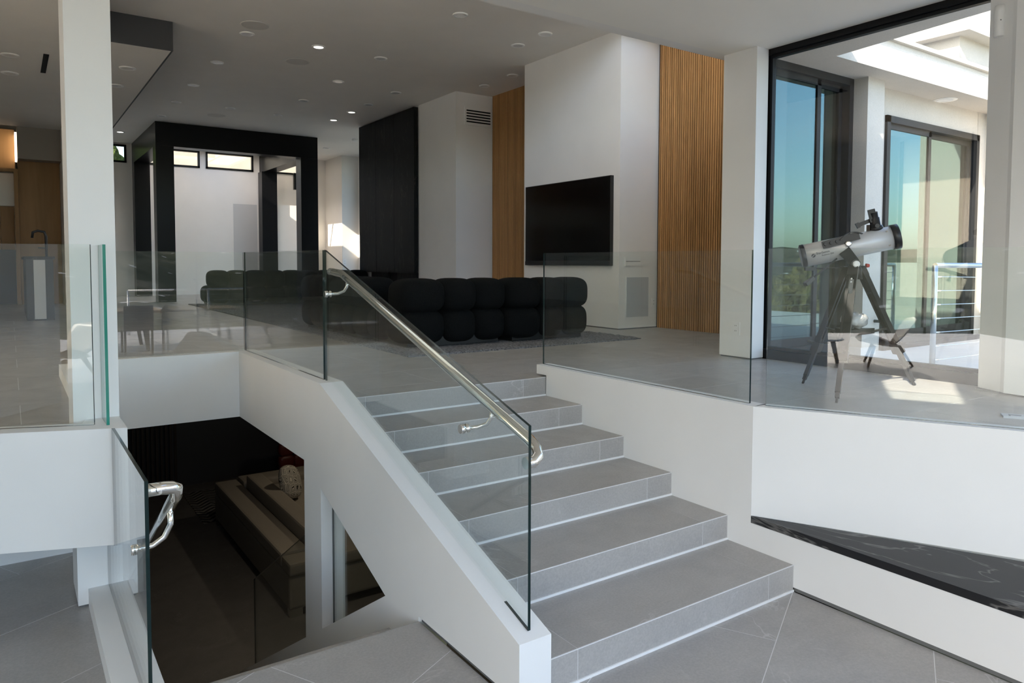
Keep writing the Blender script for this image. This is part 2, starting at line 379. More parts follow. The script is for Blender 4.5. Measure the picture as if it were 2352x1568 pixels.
rg[1][0] = (.11, W0[1]+.06); rg[2][4] = (.11, W0[1]+.06); rg[1][1] = (2.27, W0[1]+.06); rg[2][3] = (2.27, W0[1]+.06)
tiles(fup, rg, PI/2, -.16-1.22*2, -2.34, 1.22, .61, (-1, 6), (-14, 7), UF, 'floor_tile')
rg = [rect(-4.4, -1.72, 4.12, 10.4), [pp(-1.7, .14), (-2.83, pp(.05, .14)[1]), (-2.83, 4.12), (pp(-1.7, .14)[0], 4.12)]]
tiles(fup, rg, PI/2, -.16-1.22*2, -2.34, 1.22, .61, (-3, 2), (-14, 3), UF, 'floor_tile')
bm = NB(); bx(bm, -9, 7, 10.4, 19.4, UF-.005, UF); bx(bm, -9, -4.4, 1.5, 10.4, UF-.005, UF); bx(bm, -1.72, SX1, 4.12, 10.4, UF-.005, UF); struct('floor_far', bm, 'floor_tile')

# ================================================================== MAIN STAIRCASE
st = empty('staircase', 'grey stone staircase of six shallow steps rising to the upper floor', 'staircase')
def srect(name, m, *a): return box(name, m, st, *a)
for k in range(6):
    y, z = k*T, k*R6; zt = z+R6
    for x0, x1 in ((SX1, -1.4225), (-1.4195, -.2035), (-.2005, 0)):
        srect('riser_tile', 'floor_tile', x0, x1, y, y+.012, z+.012, zt-.003)
        y1 = y+T if k < 5 else y+.012
        srect('tread_tile', 'floor_tile', x0, x1, y+.0015, y1, zt-.012, zt)
    srect('nosing_trim', 'grout', SX1, 0, y-.0008, y+.004, zt-.003, zt+.0004)
    srect('metal_trim', 'plate_white', SX1, 0, y-.006, y+.004, z+.0005, z+.012)
bm = NB(); yz(bm, [(.013, 0), (5*T+.012, 5*R6), (5*T+.012, 5*R6-.25), (.013, -.28)], SX1, 0)
for k in range(6): bx(bm, SX1, 0, k*T+.0008, min((k+1)*T, 5*T+.0122)+.01, k*R6-.06, (k+1)*R6-.0008)
obj('stair_core', bm, 'grout', st)

# ================================================================== STRINGER WALL with its openings
def zt_(y): return min(.25+.3275*y, .935)
def zh(y): return -.02+.339*(y-1.164)
def zl(y): return -.02-.611*(y-1.164)
bm = NB()
yk = (.935-.25)/.3275
yz(bm, [(-.012, .022), (.8, .022), (.8, -.35), (1.164, -.6), (1.164, zt_(1.164)), (-.012, zt_(-.012))], SX0, SX1)
yz(bm, [(1.164, zh(1.164)), (2.083, zh(2.083)), (2.083, zt_(2.083)), (1.164, zt_(1.164))], SX0, SX1)
yz(bm, [(1.164, -.6), (2.083, -1.3), (2.083, zl(2.083)), (1.164, zl(1.164))], SX0, SX1)
yz(bm, [(2.083, -1.3), (2.385, -1.6), (2.385, .935), (yk, .935), (2.083, zt_(2.083))], SX0, SX1)
yz(bm, [(2.385, -1.6), (4.1, LF), (4.1, zl(4.1)), (2.385, zl(2.385))], SX0, SX1)
bx(bm, SX0, SX1, 2.385, 4.10, .40, .935)
bx(bm, -2.90, SX0, 3.971, 4.10, .40, .935)
wst = struct('wall_stringer', bm, 'white_paint')
bm = NB(); bx(bm, SX0+.012, SX1, -.002, .79, 0, .022); struct('baseboard_stringer', bm, 'shadow_gap')

# ================================================================== RIGHT WALL, SLANTING WALL, STONE LEDGE
bm = NB()
yz(bm, [(-5, .022), (2.075, .022), (2.075, .826), (.26, .826), (.26, .278), (-5, .278)], 0, .12)
bx(bm, 0, .115, .26, 2.075, .8255, CB-.006); bx(bm, 0, .115, 2.075, 2.194, .838, CB-.006)
struct('wall_right', bm, 'white_paint')
bm = NB(); bx(bm, .010, .12, -5, 0, 0, .022); struct('baseboard_right', bm, 'shadow_gap')
bm = NB(); xy(bm, [wp(0), wp(3.4), wp(3.4, .115), wp(.05, .115), (.115, W0[1]+.01), (0, W0[1])], .3165, CB-.006)
struct('wall_slanted', bm, 'white_paint')
bm = NB(); xy(bm, [(-.003, W0[1]-.003), (-.003, -5.0), (wp(5.6, -.002)[0], -5.0), wp(0, -.002)], .2785, .316)
tag(obj('stone_ledge', bm, 'black_stone'), 'long black veined stone ledge under the slanting white wall right of the stairs', 'ledge')

# ================================================================== LEFT: COLUMN, PARAPET, CURB, DOWN-STAIRS
bm = NB(); bx(bm, -3.008, -2.815, 1.83, 2.15, .012, CZ); struct('column_left', bm, 'white_paint')
bm = NB(); bx(bm, -3.0, -2.825, 1.84, 2.14, 0, .012); struct('baseboard_column', bm, 'shadow_gap')
bm = NB()
xy(bm, [pp(-6), pp(0), (-2.817, 1.523), (-2.817, 1.829), (-2.96, 1.829), pp(-.16, .15), pp(-6, .15)], .376, CB)
xy(bm, [(-3.008, 2.151), (-2.817, 2.151), (-2.817, 4.10), (-2.96, 4.10), (-2.96, 2.3)], .376, CB)
struct('parapet_left', bm, 'white_paint')
bm = NB(); bx(bm, -2.965, -2.80, -3.5, 1.829, 0, .088); struct('curb_stair', bm, 'white_paint')
bm = NB(); bx(bm, -9, -2.83, 2.64, 2.78, 0, .376); struct('wall_under_slab', bm, 'white_paint')
ls = empty('staircase', 'dark stone steps descending from the landing to the lower lounge', 'staircase')
for k in range(13):
    y0 = .8+k*.267; z0 = -k*.165
    box('step', 'floor_tile', ls, -2.80, SX0, y0+.001, y0+.268+.05, z0-.165-.14, z0-.165)
# ================================================================== LOWER LOUNGE SHELL
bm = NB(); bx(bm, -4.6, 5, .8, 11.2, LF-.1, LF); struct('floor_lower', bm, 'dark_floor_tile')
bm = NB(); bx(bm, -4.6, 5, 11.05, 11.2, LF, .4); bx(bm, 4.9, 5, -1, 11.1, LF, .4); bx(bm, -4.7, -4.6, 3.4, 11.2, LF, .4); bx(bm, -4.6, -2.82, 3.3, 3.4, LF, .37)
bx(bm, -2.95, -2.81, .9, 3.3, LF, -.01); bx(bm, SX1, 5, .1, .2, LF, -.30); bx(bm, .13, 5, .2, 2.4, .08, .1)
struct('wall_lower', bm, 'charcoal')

# ================================================================== CEILINGS
def sun_opening_slab(bm, x0, x1, y0, y1, z0, z1, hole):
    """slab with a quadrilateral opening"""
    oc = [(x0, y0), (x1, y0), (x1, y1), (x0, y1)]
    for zz in (z0, z1):
        for i in range(4): bm.faces.new([bm.verts.new((*p, zz)) for p in (oc[i], oc[(i+1) % 4], hole[(i+1) % 4], hole[i])])
    for poly in (oc, hole):
        for i in range(4):
            a, b = poly[i], poly[(i+1) % 4]; bm.faces.new([bm.verts.new(v) for v in ((*a, z0), (*b, z0), (*b, z1), (*a, z1))])
# unseen roof opening added so the sun reaches the floor beside the telescope
k = (SZ-UF)/.549; sh = (-.806*k, -.219*k)
hole = [(a+sh[0], b+sh[1]) for a, b in ((1.20, .17), (1.38, -.19), (2.42, .36), (2.18, .80))]
def slab_with_holes(bm, x0, x1, y0, y1, z0, z1, holes):
    """rectangular slab cut on a grid so that the rectangular holes stay open"""
    xs = sorted({x0, x1, *[h[0] for h in holes], *[h[1] for h in holes]}); ys = sorted({y0, y1, *[h[2] for h in holes], *[h[3] for h in holes]})
    for a, b in zip(xs, xs[1:]):
        for c, d in zip(ys, ys[1:]):
            mx, my = (a+b)/2, (c+d)/2
            if not any(h[0] < mx < h[1] and h[2] < my < h[3] for h in holes): bx(bm, a, b, c, d, z0, z1)
bm = NB(); slab_with_holes(bm, -13.5, 2.38, -5.7, 2.172, SZ, SZ+.06, [(-3.0, -1.4, -1.4, -.1)])  # roof stretched out of view to keep the sun off the floor
sun_opening_slab(bm, -3.0, -1.4, -1.4, -.1, SZ, SZ+.06, hole)
struct('ceiling_low', bm, 'soffit_paint')
bm = NB(); bx(bm, -8.2, 4.9, 2.172, 2.30, SZ, SZ+.14); bx(bm, -8.2, 4.9, 2.172, 2.30, CZ-.06, CZ+.3); struct('wall_bulkhead', bm, 'ceiling_paint')
cw = bpy.data.objects.new('window_6', None); COL.objects.link(cw); cw['kind'] = 'structure'      # unseen clerestory added over the low roof to light the living room
bm = NB()
for i in range(9): bx(bm, -8.2+i*1.63, -8.15+i*1.63, 2.2, 2.28, SZ+.14, CZ-.06)
obj('window_frame', bm, 'frame_black', cw)
for i in range(8): bm = NB(); bx(bm, -8.14+i*1.63, -6.58+i*1.63, 2.235, 2.241, SZ+.141, CZ-.061); obj('pane', bm, 'window_glass', cw)
bm = NB(); bx(bm, -9, 4.9, 1.35, 2.172, CZ+.02, CZ+.15); struct('roof_sunblock_eave', bm, 'soffit_paint')  # unseen eave added to stop direct sun entering the clerestory
FILL_PANELS = [(-.35, .45, 14.85, 17.5), (.5, 1.56, 14.85, 15.1), (1.62, 2.36, 14.85, 17.5), (2.5, 3.2, 16.7, 17.9)]  # unseen frosted roof panels, added to spread sunlight into the far end
bm = NB(); slab_with_holes(bm, -8.5, 5.5, 2.30, 18.4, CZ, CZ+.12, FILL_PANELS+[(.50, 1.56, 15.15, 17.55), (-2.3, 3.4, 2.45, 4.3)])  # openings added for the panels, the far sun patch and the light well
struct('ceiling_high', bm, 'ceiling_paint')
# unseen light well added to brighten the room, glazed in front under an eave
bm = NB(); bx(bm, -2.4, 3.5, 4.3, 4.4, CZ+.12, 6.8); bx(bm, -2.4, -2.3, 2.3, 4.3, CZ+.12, 6.8); bx(bm, 3.4, 3.5, 2.3, 4.3, CZ+.12, 6.8); struct('wall_added_lightwell', bm, 'ceiling_paint')
bm = NB(); bx(bm, -6.6, 3.9, 1.05, 4.4, 6.8, 6.92); struct('roof_added_lightwell', bm, 'soffit_paint')
lw = bpy.data.objects.new('window_30', None); COL.objects.link(lw); lw['kind'] = 'structure'
for k_ in range(4): bm = NB(); bx(bm, -2.3+1.425*k_, -.9+1.425*k_, 2.36, 2.366, CZ+.3, 6.8); obj('pane', bm, 'window_glass', lw)
for k_, (a_, b_, c_, d_) in enumerate(FILL_PANELS):
    bm = NB(); bx(bm, a_, b_, c_, d_, CZ+.06, CZ+.07); wq = struct('window_%d' % (7+k_), bm, 'frosted_fill')  # added light panels filling the ceiling holes, out of view
bm = NB(); bx(bm, .5, 1.56, 16.72, 16.76, CZ, CZ+.1); struct('trim_added_opening', bm, 'black_metal')  # unseen bar across the added opening, dividing the far sun patch
# dropped soffit on the left with a dark fascia
bm = NB(); bx(bm, -8.5, -1.56, 7.56, 14.6, 4.225, 4.245); bx(bm, -8.5, -2.44, 2.31, 7.559, 4.225, 4.245); struct('ceiling_left', bm, 'ceiling_paint')
bm = NB(); bx(bm, -2.44, -1.54, 7.54, 7.56, 4.222, CZ); bx(bm, -2.439, -2.42, 2.31, 7.54, 4.222, CZ); bx(bm, -1.56, -1.54, 7.56, 14.6, 4.222, CZ); struct('trim_soffit', bm, 'charcoal')

# ================================================================== LIVING ROOM WALLS
TX = 3.075
bm = NB(); bx(bm, TX, 3.9, 4.60, 6.655, UF+.015, CZ); struct('wall_television', bm, 'white_paint')
bm = NB(); bx(bm, TX+.01, 3.9, 4.61, 6.64, UF, UF+.015); struct('baseboard_television', bm, 'shadow_gap')
bm = NB(); bx(bm, TX-.02, 3.9, 8.63, 10.0, UF, CZ); bx(bm, TX, 3.9, 10.0, 12.58, UF, CZ); struct('wall_vent', bm, 'white_paint')
bm = NB(); bx(bm, 3.80, 4.0, 6.655, 8.63, UF, CZ); struct('wall_alcove', bm, 'slat_backing')
bm = NB(); bx(bm, 3.75, 3.9, 2.30, 4.60, UF, CZ); struct('wall_slats', bm, 'slat_backing')
bm = NB(); bx(bm, 4.25, 4.9, 16.82, 18.3, UF, CZ); bx(bm, 4.72, 4.9, 12.4, 13.0, UF, CZ); bx(bm, 4.72, 4.9, 16.6, 16.82, UF, CZ); bx(bm, 4.72, 4.9, 13.0, 16.6, UF, UF+.1); bx(bm, 4.72, 4.9, 13.0, 16.6, 4.42, CZ); bx(bm, 3.9, 4.9, 12.4, 12.58, UF, CZ); bx(bm, 4.25, 4.9, 18.3, 19.5, UF, CZ); struct('wall_far_right', bm, 'warm_paint')
we = bpy.data.objects.new('window_20', None); COL.objects.link(we); we['kind'] = 'structure'  # hidden side window added to bring daylight to the far corner
bm = NB(); bx(bm, 4.75, 4.85, 13.0, 13.06, UF+.1, 4.42); bx(bm, 4.75, 4.85, 14.77, 14.83, UF+.1, 4.42); bx(bm, 4.75, 4.85, 16.54, 16.6, UF+.1, 4.42); obj('window_frame', bm, 'frame_black', we)
for a_ in (13.06, 14.83): bm = NB(); bx(bm, 4.8, 4.806, a_, a_+1.71, UF+.1, 4.42); obj('pane', bm, 'window_glass', we)
def slat_panel(name, label, X, y0, y1, pitch=.0348, wd=.0185, dp=.03):
    p = empty(name, label, 'wall panel', loc=(X, y0, UF)); src = None; n = int((y1-y0)/pitch)
    for i in range(n):
        if src is None:
            bm = NB(); bx(bm, -dp, 0, 0, wd, .004, CZ-UF-.002); src = obj('slat', bm, 'slat_wood', p); src.location = (0, i*pitch, 0)
        else: share(src, 'slat', p, (0, i*pitch, 0))
    return p
slat_panel('slat_panel', 'tall warm brown vertical wood slat panel right of the television wall', 3.748, 2.9, 4.59)
slat_panel('slat_panel', 'narrow vertical wood slat panel between the vent wall and the television', 3.798, 7.0, 8.625)

# television
tv = empty('television', 'large flat black television hung on the white wall above the sofa', 'television', loc=(TX, 5.6, 2.2))
tv.location = (0, 0, 0)
box('housing', 'tv_bezel', tv, TX-.055, TX-.003, 4.71, 6.545, 1.635, 2.775)
box('screen', 'tv_screen', tv, TX-.058, TX-.055, 4.72, 6.535, 1.70, 2.765)
box('bottom_strip', 'tv_bezel', tv, TX-.060, TX-.055, 4.71, 6.545, 1.635, 1.692)
# air vent
av = empty('air_vent', 'white wall air vent with five dark slots high beside the wood slats', 'vent')
box('frame', 'plate_white', av, 3.22, 3.77, 8.612, 8.629, 4.03, 4.34)
for i in range(5): box('slot', 'slot_black', av, 3.255, 3.738, 8.606, 8.613, 4.075+i*.047, 4.097+i*.047)
# plates on the television wall's end face
gr = empty('wall_grille', 'tall grey rectangular grille set low in the white wall by the wood slats', 'grille')
box('frame', 'plate_white', gr, 3.185, 3.60, 4.592, 4.599, .962, 1.505); box('mesh', 'grille_grey', gr, 3.2, 3.585, 4.588, 4.592, .98, 1.488)
tp = empty('thermostat', 'small white wall control plate above the grey grille', 'control')
box('body', 'plate_white', tp, 3.17, 3.44, 4.585, 4.599, 1.63, 1.745); box('seam', 'plate_slot', tp, 3.18, 3.43, 4.583, 4.585, 1.688, 1.694)
def outlet(label, x0, x1, z0, z1, face, axis):
    o = empty('wall_outlet', label, 'outlet'); zc = (z0+z1)/2; h = z1-z0
    def b(n, m, a0, a1, d0, d1, c0, c1):
        if axis == 'X': box(n, m, o, face-d1, face-d0, a0, a1, c0, c1)
        else: box(n, m, o, a0, a1, face-d1, face-d0, c0, c1)
    b('cover_plate', 'plate_white', x0, x1, 0, .006, z0, z1); c = (x0+x1)/2; w = x1-x0
    for s in (-1, 1):
        b('socket', 'plate_white', c-w*.22, c+w*.22, .006, .008, zc+s*h*.2-h*.13, zc+s*h*.2+h*.13)
        for t in (-1, 1): b('slot', 'plate_slot', c+t*w*.09-.002, c+t*w*.09+.002, .008, .0085, zc+s*h*.2-h*.03, zc+s*h*.2+h*.07)
    return o
outlet('white wall outlet low on the grey pillar beside the window', 1.977, 2.058, 1.03, 1.147, 2.087, 'X')
outlet('white wall outlet low on the wall between grille and wood slats', 3.655, 3.72, 1.10, 1.21, 4.599, 'Y')
outlet('small pale switch plate on the far sunlit wall by the dark cabinet', 4.27, 4.36, 1.58, 1.755, 16.819, 'Y')

# dark stone fireplace panels
fp = empty('fireplace_surround', 'tall black veined stone wall panel in three slabs beside the white wall', 'wall panel')
for i in range(3):
    y0 = 10.02+i*.855; box('slab', 'black_panel', fp, TX-.107, TX-.022, y0, y0+.850, 1.47, CZ-.03)
bm = NB(); bx(bm, TX-.004, TX-.001, 10.05, 12.2, 1.0, 1.469); obj('recess', bm, 'slot_black', fp)
for y0 in (10.05, 11.25): box('support', 'black_panel', fp, TX-.06, TX-.005, y0, y0+.8, UF, 1.468)

# ================================================================== BLACK PORTAL
po = empty('portal_frame', 'big black box frame of posts and beams standing free before the far wall', 'frame')
Y0, Y1 = 14.46, 17.95; XA, XB = -.70, 2.735; PW = .345; BZ = 4.075
for y0 in (Y0, Y1-.35):
    d = .35
    box('post', 'frame_black', po, XA, XA+PW, y0, y0+d, UF, BZ); box('post', 'frame_black', po, XB-.40, XB, y0, y0+d, UF, BZ)
    if y0 == Y0: box('beam', 'frame_black', po, XA, XB, y0, y0+d, BZ+.001, CZ-.005)
for x0 in (XA, XB-PW): box('side_beam', 'frame_black', po, x0, x0+PW, Y0+.352, Y1, BZ+.001, CZ-.005)

# back wall with clerestory windows
YB = 18.05
win = [(-2.6, -.81), (-.58, .88), (1.03, 2.235), (2.40, 3.55)]; WZ0, WZ1 = 4.10, 4.535
bm = NB(); xs = [-9]+[v for p in win for v in p]+[5.5]
for i in range(0, len(xs), 2): bx(bm, xs[i], xs[i+1], YB, YB+.2, UF, CZ)
for a, b in win: bx(bm, a, b, YB, YB+.2, UF, WZ0); bx(bm, a, b, YB, YB+.2, WZ1, CZ)
struct('wall_back', bm, 'warm_paint')
bm = NB(); bx(bm, 1.70, 2.32, YB-.004, YB-.001, UF, 3.22); struct('door_niche', bm, 'grey_paint')
bm = NB(); bx(bm, 2.45, 3.55, YB-.35, YB-.005, UF, 3.22); struct('wall_low_far', bm, 'warm_paint')
for i, (a, b) in enumerate(win):
    wn = bpy.data.objects.new('window_%d' % (i+2), None); COL.objects.link(wn); wn['kind'] = 'structure'
    bm = NB(); f = .045
    for q in ((a, b, WZ0, WZ0+f), (a, b, WZ1-f, WZ1), (a, a+f, WZ0, WZ1), (b-f, b, WZ0, WZ1)): bx(bm, q[0], q[1], YB-.03, YB+.06, q[2], q[3])
    obj('window_frame', bm, 'frame_black', wn); box('pane', 'window_glass', wn, a+f, b-f, YB+.02, YB+.026, WZ0+f, WZ1-f)
tag(box('garden_wall', 'cream_render', None, -.2, 9, 20.6, 20.8, 0, 7.2), 'sunlit cream wall seen through the high windows', 'wall')
# dark wall strip with a small device beside the portal
bm = NB(); bx(bm, 3.2, 3.36, 17.6, 17.7, 3.65, 4.1); tag(obj('wall_speaker', bm, 'frame_black'), 'small black box speaker high beside the black portal', 'speaker')

# kitchen end on the left
bm = NB(); bx(bm, -2.36, -2.26, 14.0, 18.05, UF, 4.22); struct('wall_kitchen_end', bm, 'white_paint')
bm = NB(); bx(bm, -3.06, -2.36, 14.6, 18.0, 3.62, 4.3); struct('beam_kitchen', bm, 'taupe_paint')
kw = empty('kitchen_wall', 'wood panelled kitchen wall with tall cabinets at far left', 'cabinet')
box('panel', 'cabinet_wood', kw, -3.06, -2.37, 15.0, 15.1, UF, 3.62); box('upper_panel', 'cabinet_wood', kw, -6.5, -3.10, 15.6, 15.7, 3.47, 4.3)
box('door_frame', 'cabinet_wood', kw, -3.13, -3.062, 14.95, 15.1, UF, 3.46); box('header', 'cabinet_wood', kw, -6.5, -3.13, 14.95, 15.1, 3.40, 3.46)
box('cabinet_door', 'cabinet_wood', kw, -3.36, -3.135, 15.3, 15.34, 1.9, 2.75); box('cabinet_door', 'cabinet_wood', kw, -4.0, -3.365, 15.3, 15.34, 1.9, 2.75)
box('wall_above', 'warm_paint', kw, -6.5, -3.13, 15.3, 15.34, 2.76, 3.40); box('backsplash', 'charcoal', kw, -6.5, -3.13, 15.35, 15.4, UF, 1.9)
box('light_slot', 'led_strip', kw, -3.098, -3.064, 15.2, 15.6, 3.66, 4.2)
isl = empty('kitchen_island', 'dark kitchen island end with black waterfall sides seen through the left glass', 'counter')
box('body', 'charcoal', isl, -3.05, -2.72, 10.2, 12.6, UF, 1.70); box('end_panel', 'grey_paint', isl, -2.96, -2.82, 10.185, 10.199, UF+.02, 1.69); box('worktop', 'black_stone', isl, -3.07, -2.70, 10.18, 12.65, 1.70, 1.74)
fa = empty('kitchen_faucet', 'black square-necked kitchen faucet on the dark island', 'faucet')
bm = NB(); c = Vector((-2.79, 10.5, 1.74)); tube(bm, [c, c+Vector((0, 0, .30)), c+Vector((-.02, 0, .36)), c+Vector((-.10, 0, .375)), c+Vector((-.16, 0, .35)), c+Vector((-.17, 0, .27))], .018, 10); obj('spout', bm, 'black_metal', fa)
bm = NB(); tube(bm, [c+Vector((0, 0, .12)), c+Vector((-.1, 0, .13))], .009, 8); obj('lever', bm, 'black_metal', fa)

# ================================================================== DOWNLIGHTS
def downlight(x, y, z, label, lit=False, r=.062):
    t = empty('downlight', label, 'downlight', 'recessed ceiling downlights', (x, y, z))
    bm = NB(); lathe(bm, [(0, r*1.5), (-.012, r*1.42), (-.014, r*1.1), (-.006, r)], (0, 0, 0), (0, 0, 1), 20); obj('trim_ring', bm, 'lamp_ring', t)
    bm = NB(); lathe(bm, [(-.0105, r), (-.0085, r)], (0, 0, 0), (0, 0, 1), 20); obj('lens', bm, 'lamp_on' if lit else 'lamp_off', t)
ords = ('first', 'second', 'third', 'fourth', 'fifth', 'sixth')
rows = [(-.68, [7.48, 9.10, 10.75, 12.27, 13.82], 'row beside the black edged soffit', ()),
        (.26, [7.50, 12.25], 'row left of the ceiling middle', (0,)),
        (1.18, [5.31, 7.53, 9.15, 10.82, 12.35], 'row down the ceiling middle', ()),
        (2.27, [9.31, 10.46, 11.27, 12.22], 'row in front of the black stone panel', (2, 3)),
        (2.42, [5.30, 5.90], 'pair before the television', ()), (3.25, [7.22, 8.03], 'pair over the narrow wood slats', ())]
for x, ys, nm, lit in rows:
    for i, y in enumerate(ys):
        downlight(x, y, CZ, '%s downlight, %s from the stairs, %s' % ('glowing' if i in lit else 'unlit', ords[i], nm), i in lit)
downlight(3.47, 15.85, CZ, 'small ceiling downlight between the black portal and the far sunlit corner'); downlight(-1.13, 16.3, CZ, 'glowing ceiling downlight left of the black portal near the back wall', True)
for i, (x, y) in enumerate(((-3.17, 8.9), (-3.17, 9.95), (-1.89, 8.74), (-1.9, 9.9))):
    downlight(x, y, 4.225, 'recessed downlight in the dropped soffit, %s, %s one' % ('far left' if x < -3 else 'right of the white column', 'nearer' if i % 2 == 0 else 'farther'), False, .07)
for i, (x, y) in enumerate(((-.69, 7.09), (.267, 8.38), (.21, 13.15))):
    t = empty('ceiling_speaker', 'flat round flush ceiling speaker, %s the stairs' % ('nearest to', 'second from', 'farthest from')[i], 'speaker', 'flush ceiling speakers', (x, y, CZ))
    bm = NB(); lathe(bm, [(0, .17), (-.004, .168), (-.006, .155)], (0, 0, 0), (0, 0, 1), 28); obj('grille', bm, 'speaker_mesh', t)
bm = NB(); bx(bm, -2.83, -2.77, 8.6, 9.68, 4.222, 4.2249); tag(obj('slot_diffuser', bm, 'slot_black'), 'narrow black slot diffuser in the dropped soffit left of the column', 'vent')
t = empty('smoke_detector', 'small white smoke detector on the ceiling by the black stone panel', 'detector')
bm = NB(); lathe(bm, [(0, .07), (-.03, .065), (-.045, .045)], (3.55, 14.2, CZ), (0, 0, 1), 20); obj('body', bm, 'plate_white', t)

# ================================================================== GLASS GUARDS
def pane(name, label, a, b, zb, zt, th=.0127, edge='glass_edge', cat='glass panel', poly=None):
    """glass panel standing on the line a-b; zb, zt give bottom and top heights at both ends; poly = outline (s, z) instead"""
    a, b = Vector((*a, 0)), Vector((*b, 0)); d = (b-a); n = Vector((-d.y, d.x, 0)).normalized()*th
    pts = [a+Vector((0, 0, zb[0])), b+Vector((0, 0, zb[1])), b+Vector((0, 0, zt[1])), a+Vector((0, 0, zt[0]))] if poly is None else [a+d.normalized()*s+Vector((0, 0, z)) for s, z in poly]
    bm = NB(); prism(bm, [p-n/2 for p in pts], n, 0, 1)
    return tag(obj(name, bm, ['clear_glass', edge]), label, cat, 'frameless glass guard panels')
GT = 1.745
pane('glass_panel', 'long clear glass guard panel on the curb right of the stairs', (.058, 2.186), (.058, .326), (CB-.005, CB-.005), (GT-.005, GT-.005))
w1 = wp(.055, .058); w2 = wp(3.3, .058)
pane('glass_panel', 'clear glass guard panel on the slanting wall before the telescope', w1, w2, (CB-.005, CB-.005), (GT, GT))
GX = -1.64
pane('glass_panel', 'sloping clear glass panel beside the stairs carrying the steel handrail', (GX, 2.172), (GX, .03), (.937, zt_(.03)+.002), (1.742, 1.052))
pane('glass_panel', 'clear glass guard panel left of the sloping one along the stair opening', (GX, 4.04), (GX, 2.205), (.9355, .9355), (1.747, 1.742))
pane('glass_panel', 'clear glass guard panel across the far end of the stair opening', (-2.82, 4.05), (GX-.01, 4.05), (.9355, .9355), (1.747, 1.747))
pane('glass_panel', 'clear glass guard panel on the white parapet at far left', (pp(-3.9, .13)[0], pp(-3.9, .13)[1]), (-2.934, 1.676), (CB+.0005, CB+.0005), (GT, GT))
pane('glass_panel', 'short glass panel with a bright green edge against the white column', (-2.883, 1.632), (-2.883, 1.828), (CB+.0005, CB+.0005), (GT, GT), edge='green_glass_edge')
pane('glass_panel', 'low glass panel on the white curb guarding the descending stairs', (-2.873, .57), (-2.873, 1.829), None, None, poly=[(0, .0885), (1.258, .0885), (1.258, .374), (.968, .374), (.968, .915), (0, .915)])
pane('glass_panel', 'sloping glass panel inside the dark opening beside the lower steps', (-1.64, 2.385), (-1.64, 3.88), (zl(2.385)+.002, zl(3.88)+.002), (-.043, -.948))
pane('glass_panel', 'triangular glass pane in the small opening of the stair wall', (-1.64, 1.166), (-1.64, 2.081), None, None, poly=[(.012, -.02), (.913, zl(2.081)+.006), (.913, zh(2.081)-.006)])

# ================================================================== HANDRAILS
def arc(c, a, b, n=8):   # quarter turn from c+a to c+b
    c, a, b = Vector(c), Vector(a), Vector(b); return [c+a*math.cos(PI/2*i/n)+b*math.sin(PI/2*i/n) for i in range(n+1)]
hr = empty('handrail', 'polished steel handrail running up beside the main stairs', 'handrail')
X = -1.545; sl_ = Vector((0, 1, .3215)).normalized()
p0 = Vector((X, .16, .958)); p1 = Vector((X, 2.14, .958+(2.14-.16)*.3215))
bm = NB()
path = [p1+Vector((0, .20, .012)), p1+Vector((0, .13, .01)), p1+Vector((0, .06, .004)), p1, p1-sl_*.06, p0+sl_*.05, p0, p0-sl_*.05+Vector((-.004, 0, -.008)), p0-sl_*.085+Vector((-.022, 0, -.02)), p0-sl_*.095+Vector((-.05, 0, -.03)), p0-sl_*.095+Vector((-.088, 0, -.03))]
tube(bm, path, .0235, 20); obj('rail', bm, 'chrome', hr)
for y in (2.12, .50):
    c = Vector((X, y-.06, .958+(y-.06-.16)*.3215-.02)); q = Vector((GX+.006, y, c.z-.075))
    bm = NB(); tube(bm, [c, c+Vector((0, .004, -.03)), c+Vector((-.012, .02, -.058)), c+Vector((-.04, .05, -.074)), Vector((GX+.006, y+.004, c.z-.076))], .009, 12)
    br = obj('bracket', bm, 'chrome', hr)
    bm = NB(); lathe(bm, [(-.022, .019), (-.016, .021), (-.004, .021), (-.004, .014), (.008, .014), (.008, .021), (.02, .019)], (GX-.004, y+.004, c.z-.076), (1, 0, 0), 20); obj('clamp', bm, 'chrome', br)
h2 = empty('handrail', 'polished steel handrail with a looped end at the descending stairs', 'handrail')
X = -2.755; sl2 = Vector((0, 1, -.60)).normalized()
p0 = Vector((X, .73, .80)); bm = NB()
path = [Vector((-2.866, .70, .845)), Vector((-2.80, .70, .845)), Vector((-2.772, .70, .842)), Vector((X, .712, .833)), p0, p0+sl2*.03, p0+sl2*.1, p0+sl2*1.8]
tube(bm, path, .0235, 20); obj('rail', bm, 'chrome', h2)
bm = NB(); c = p0+sl2*.14+Vector((0, 0, -.02)); tube(bm, [c, c+Vector((.002, 0, -.05)), c+Vector((-.02, .01, -.1)), c+Vector((-.06, .012, -.125)), Vector((-2.868, c.y+.012, c.z-.127))], .011, 12); br = obj('bracket', bm, 'chrome', h2)
bm = NB(); lathe(bm, [(-.018, .019), (-.008, .021), (-.007, .012), (.007, .012), (.008, .021), (.018, .019)], (-2.873, c.y+.012, c.z-.127), (1, 0, 0), 20); obj('clamp', bm, 'chrome', br)

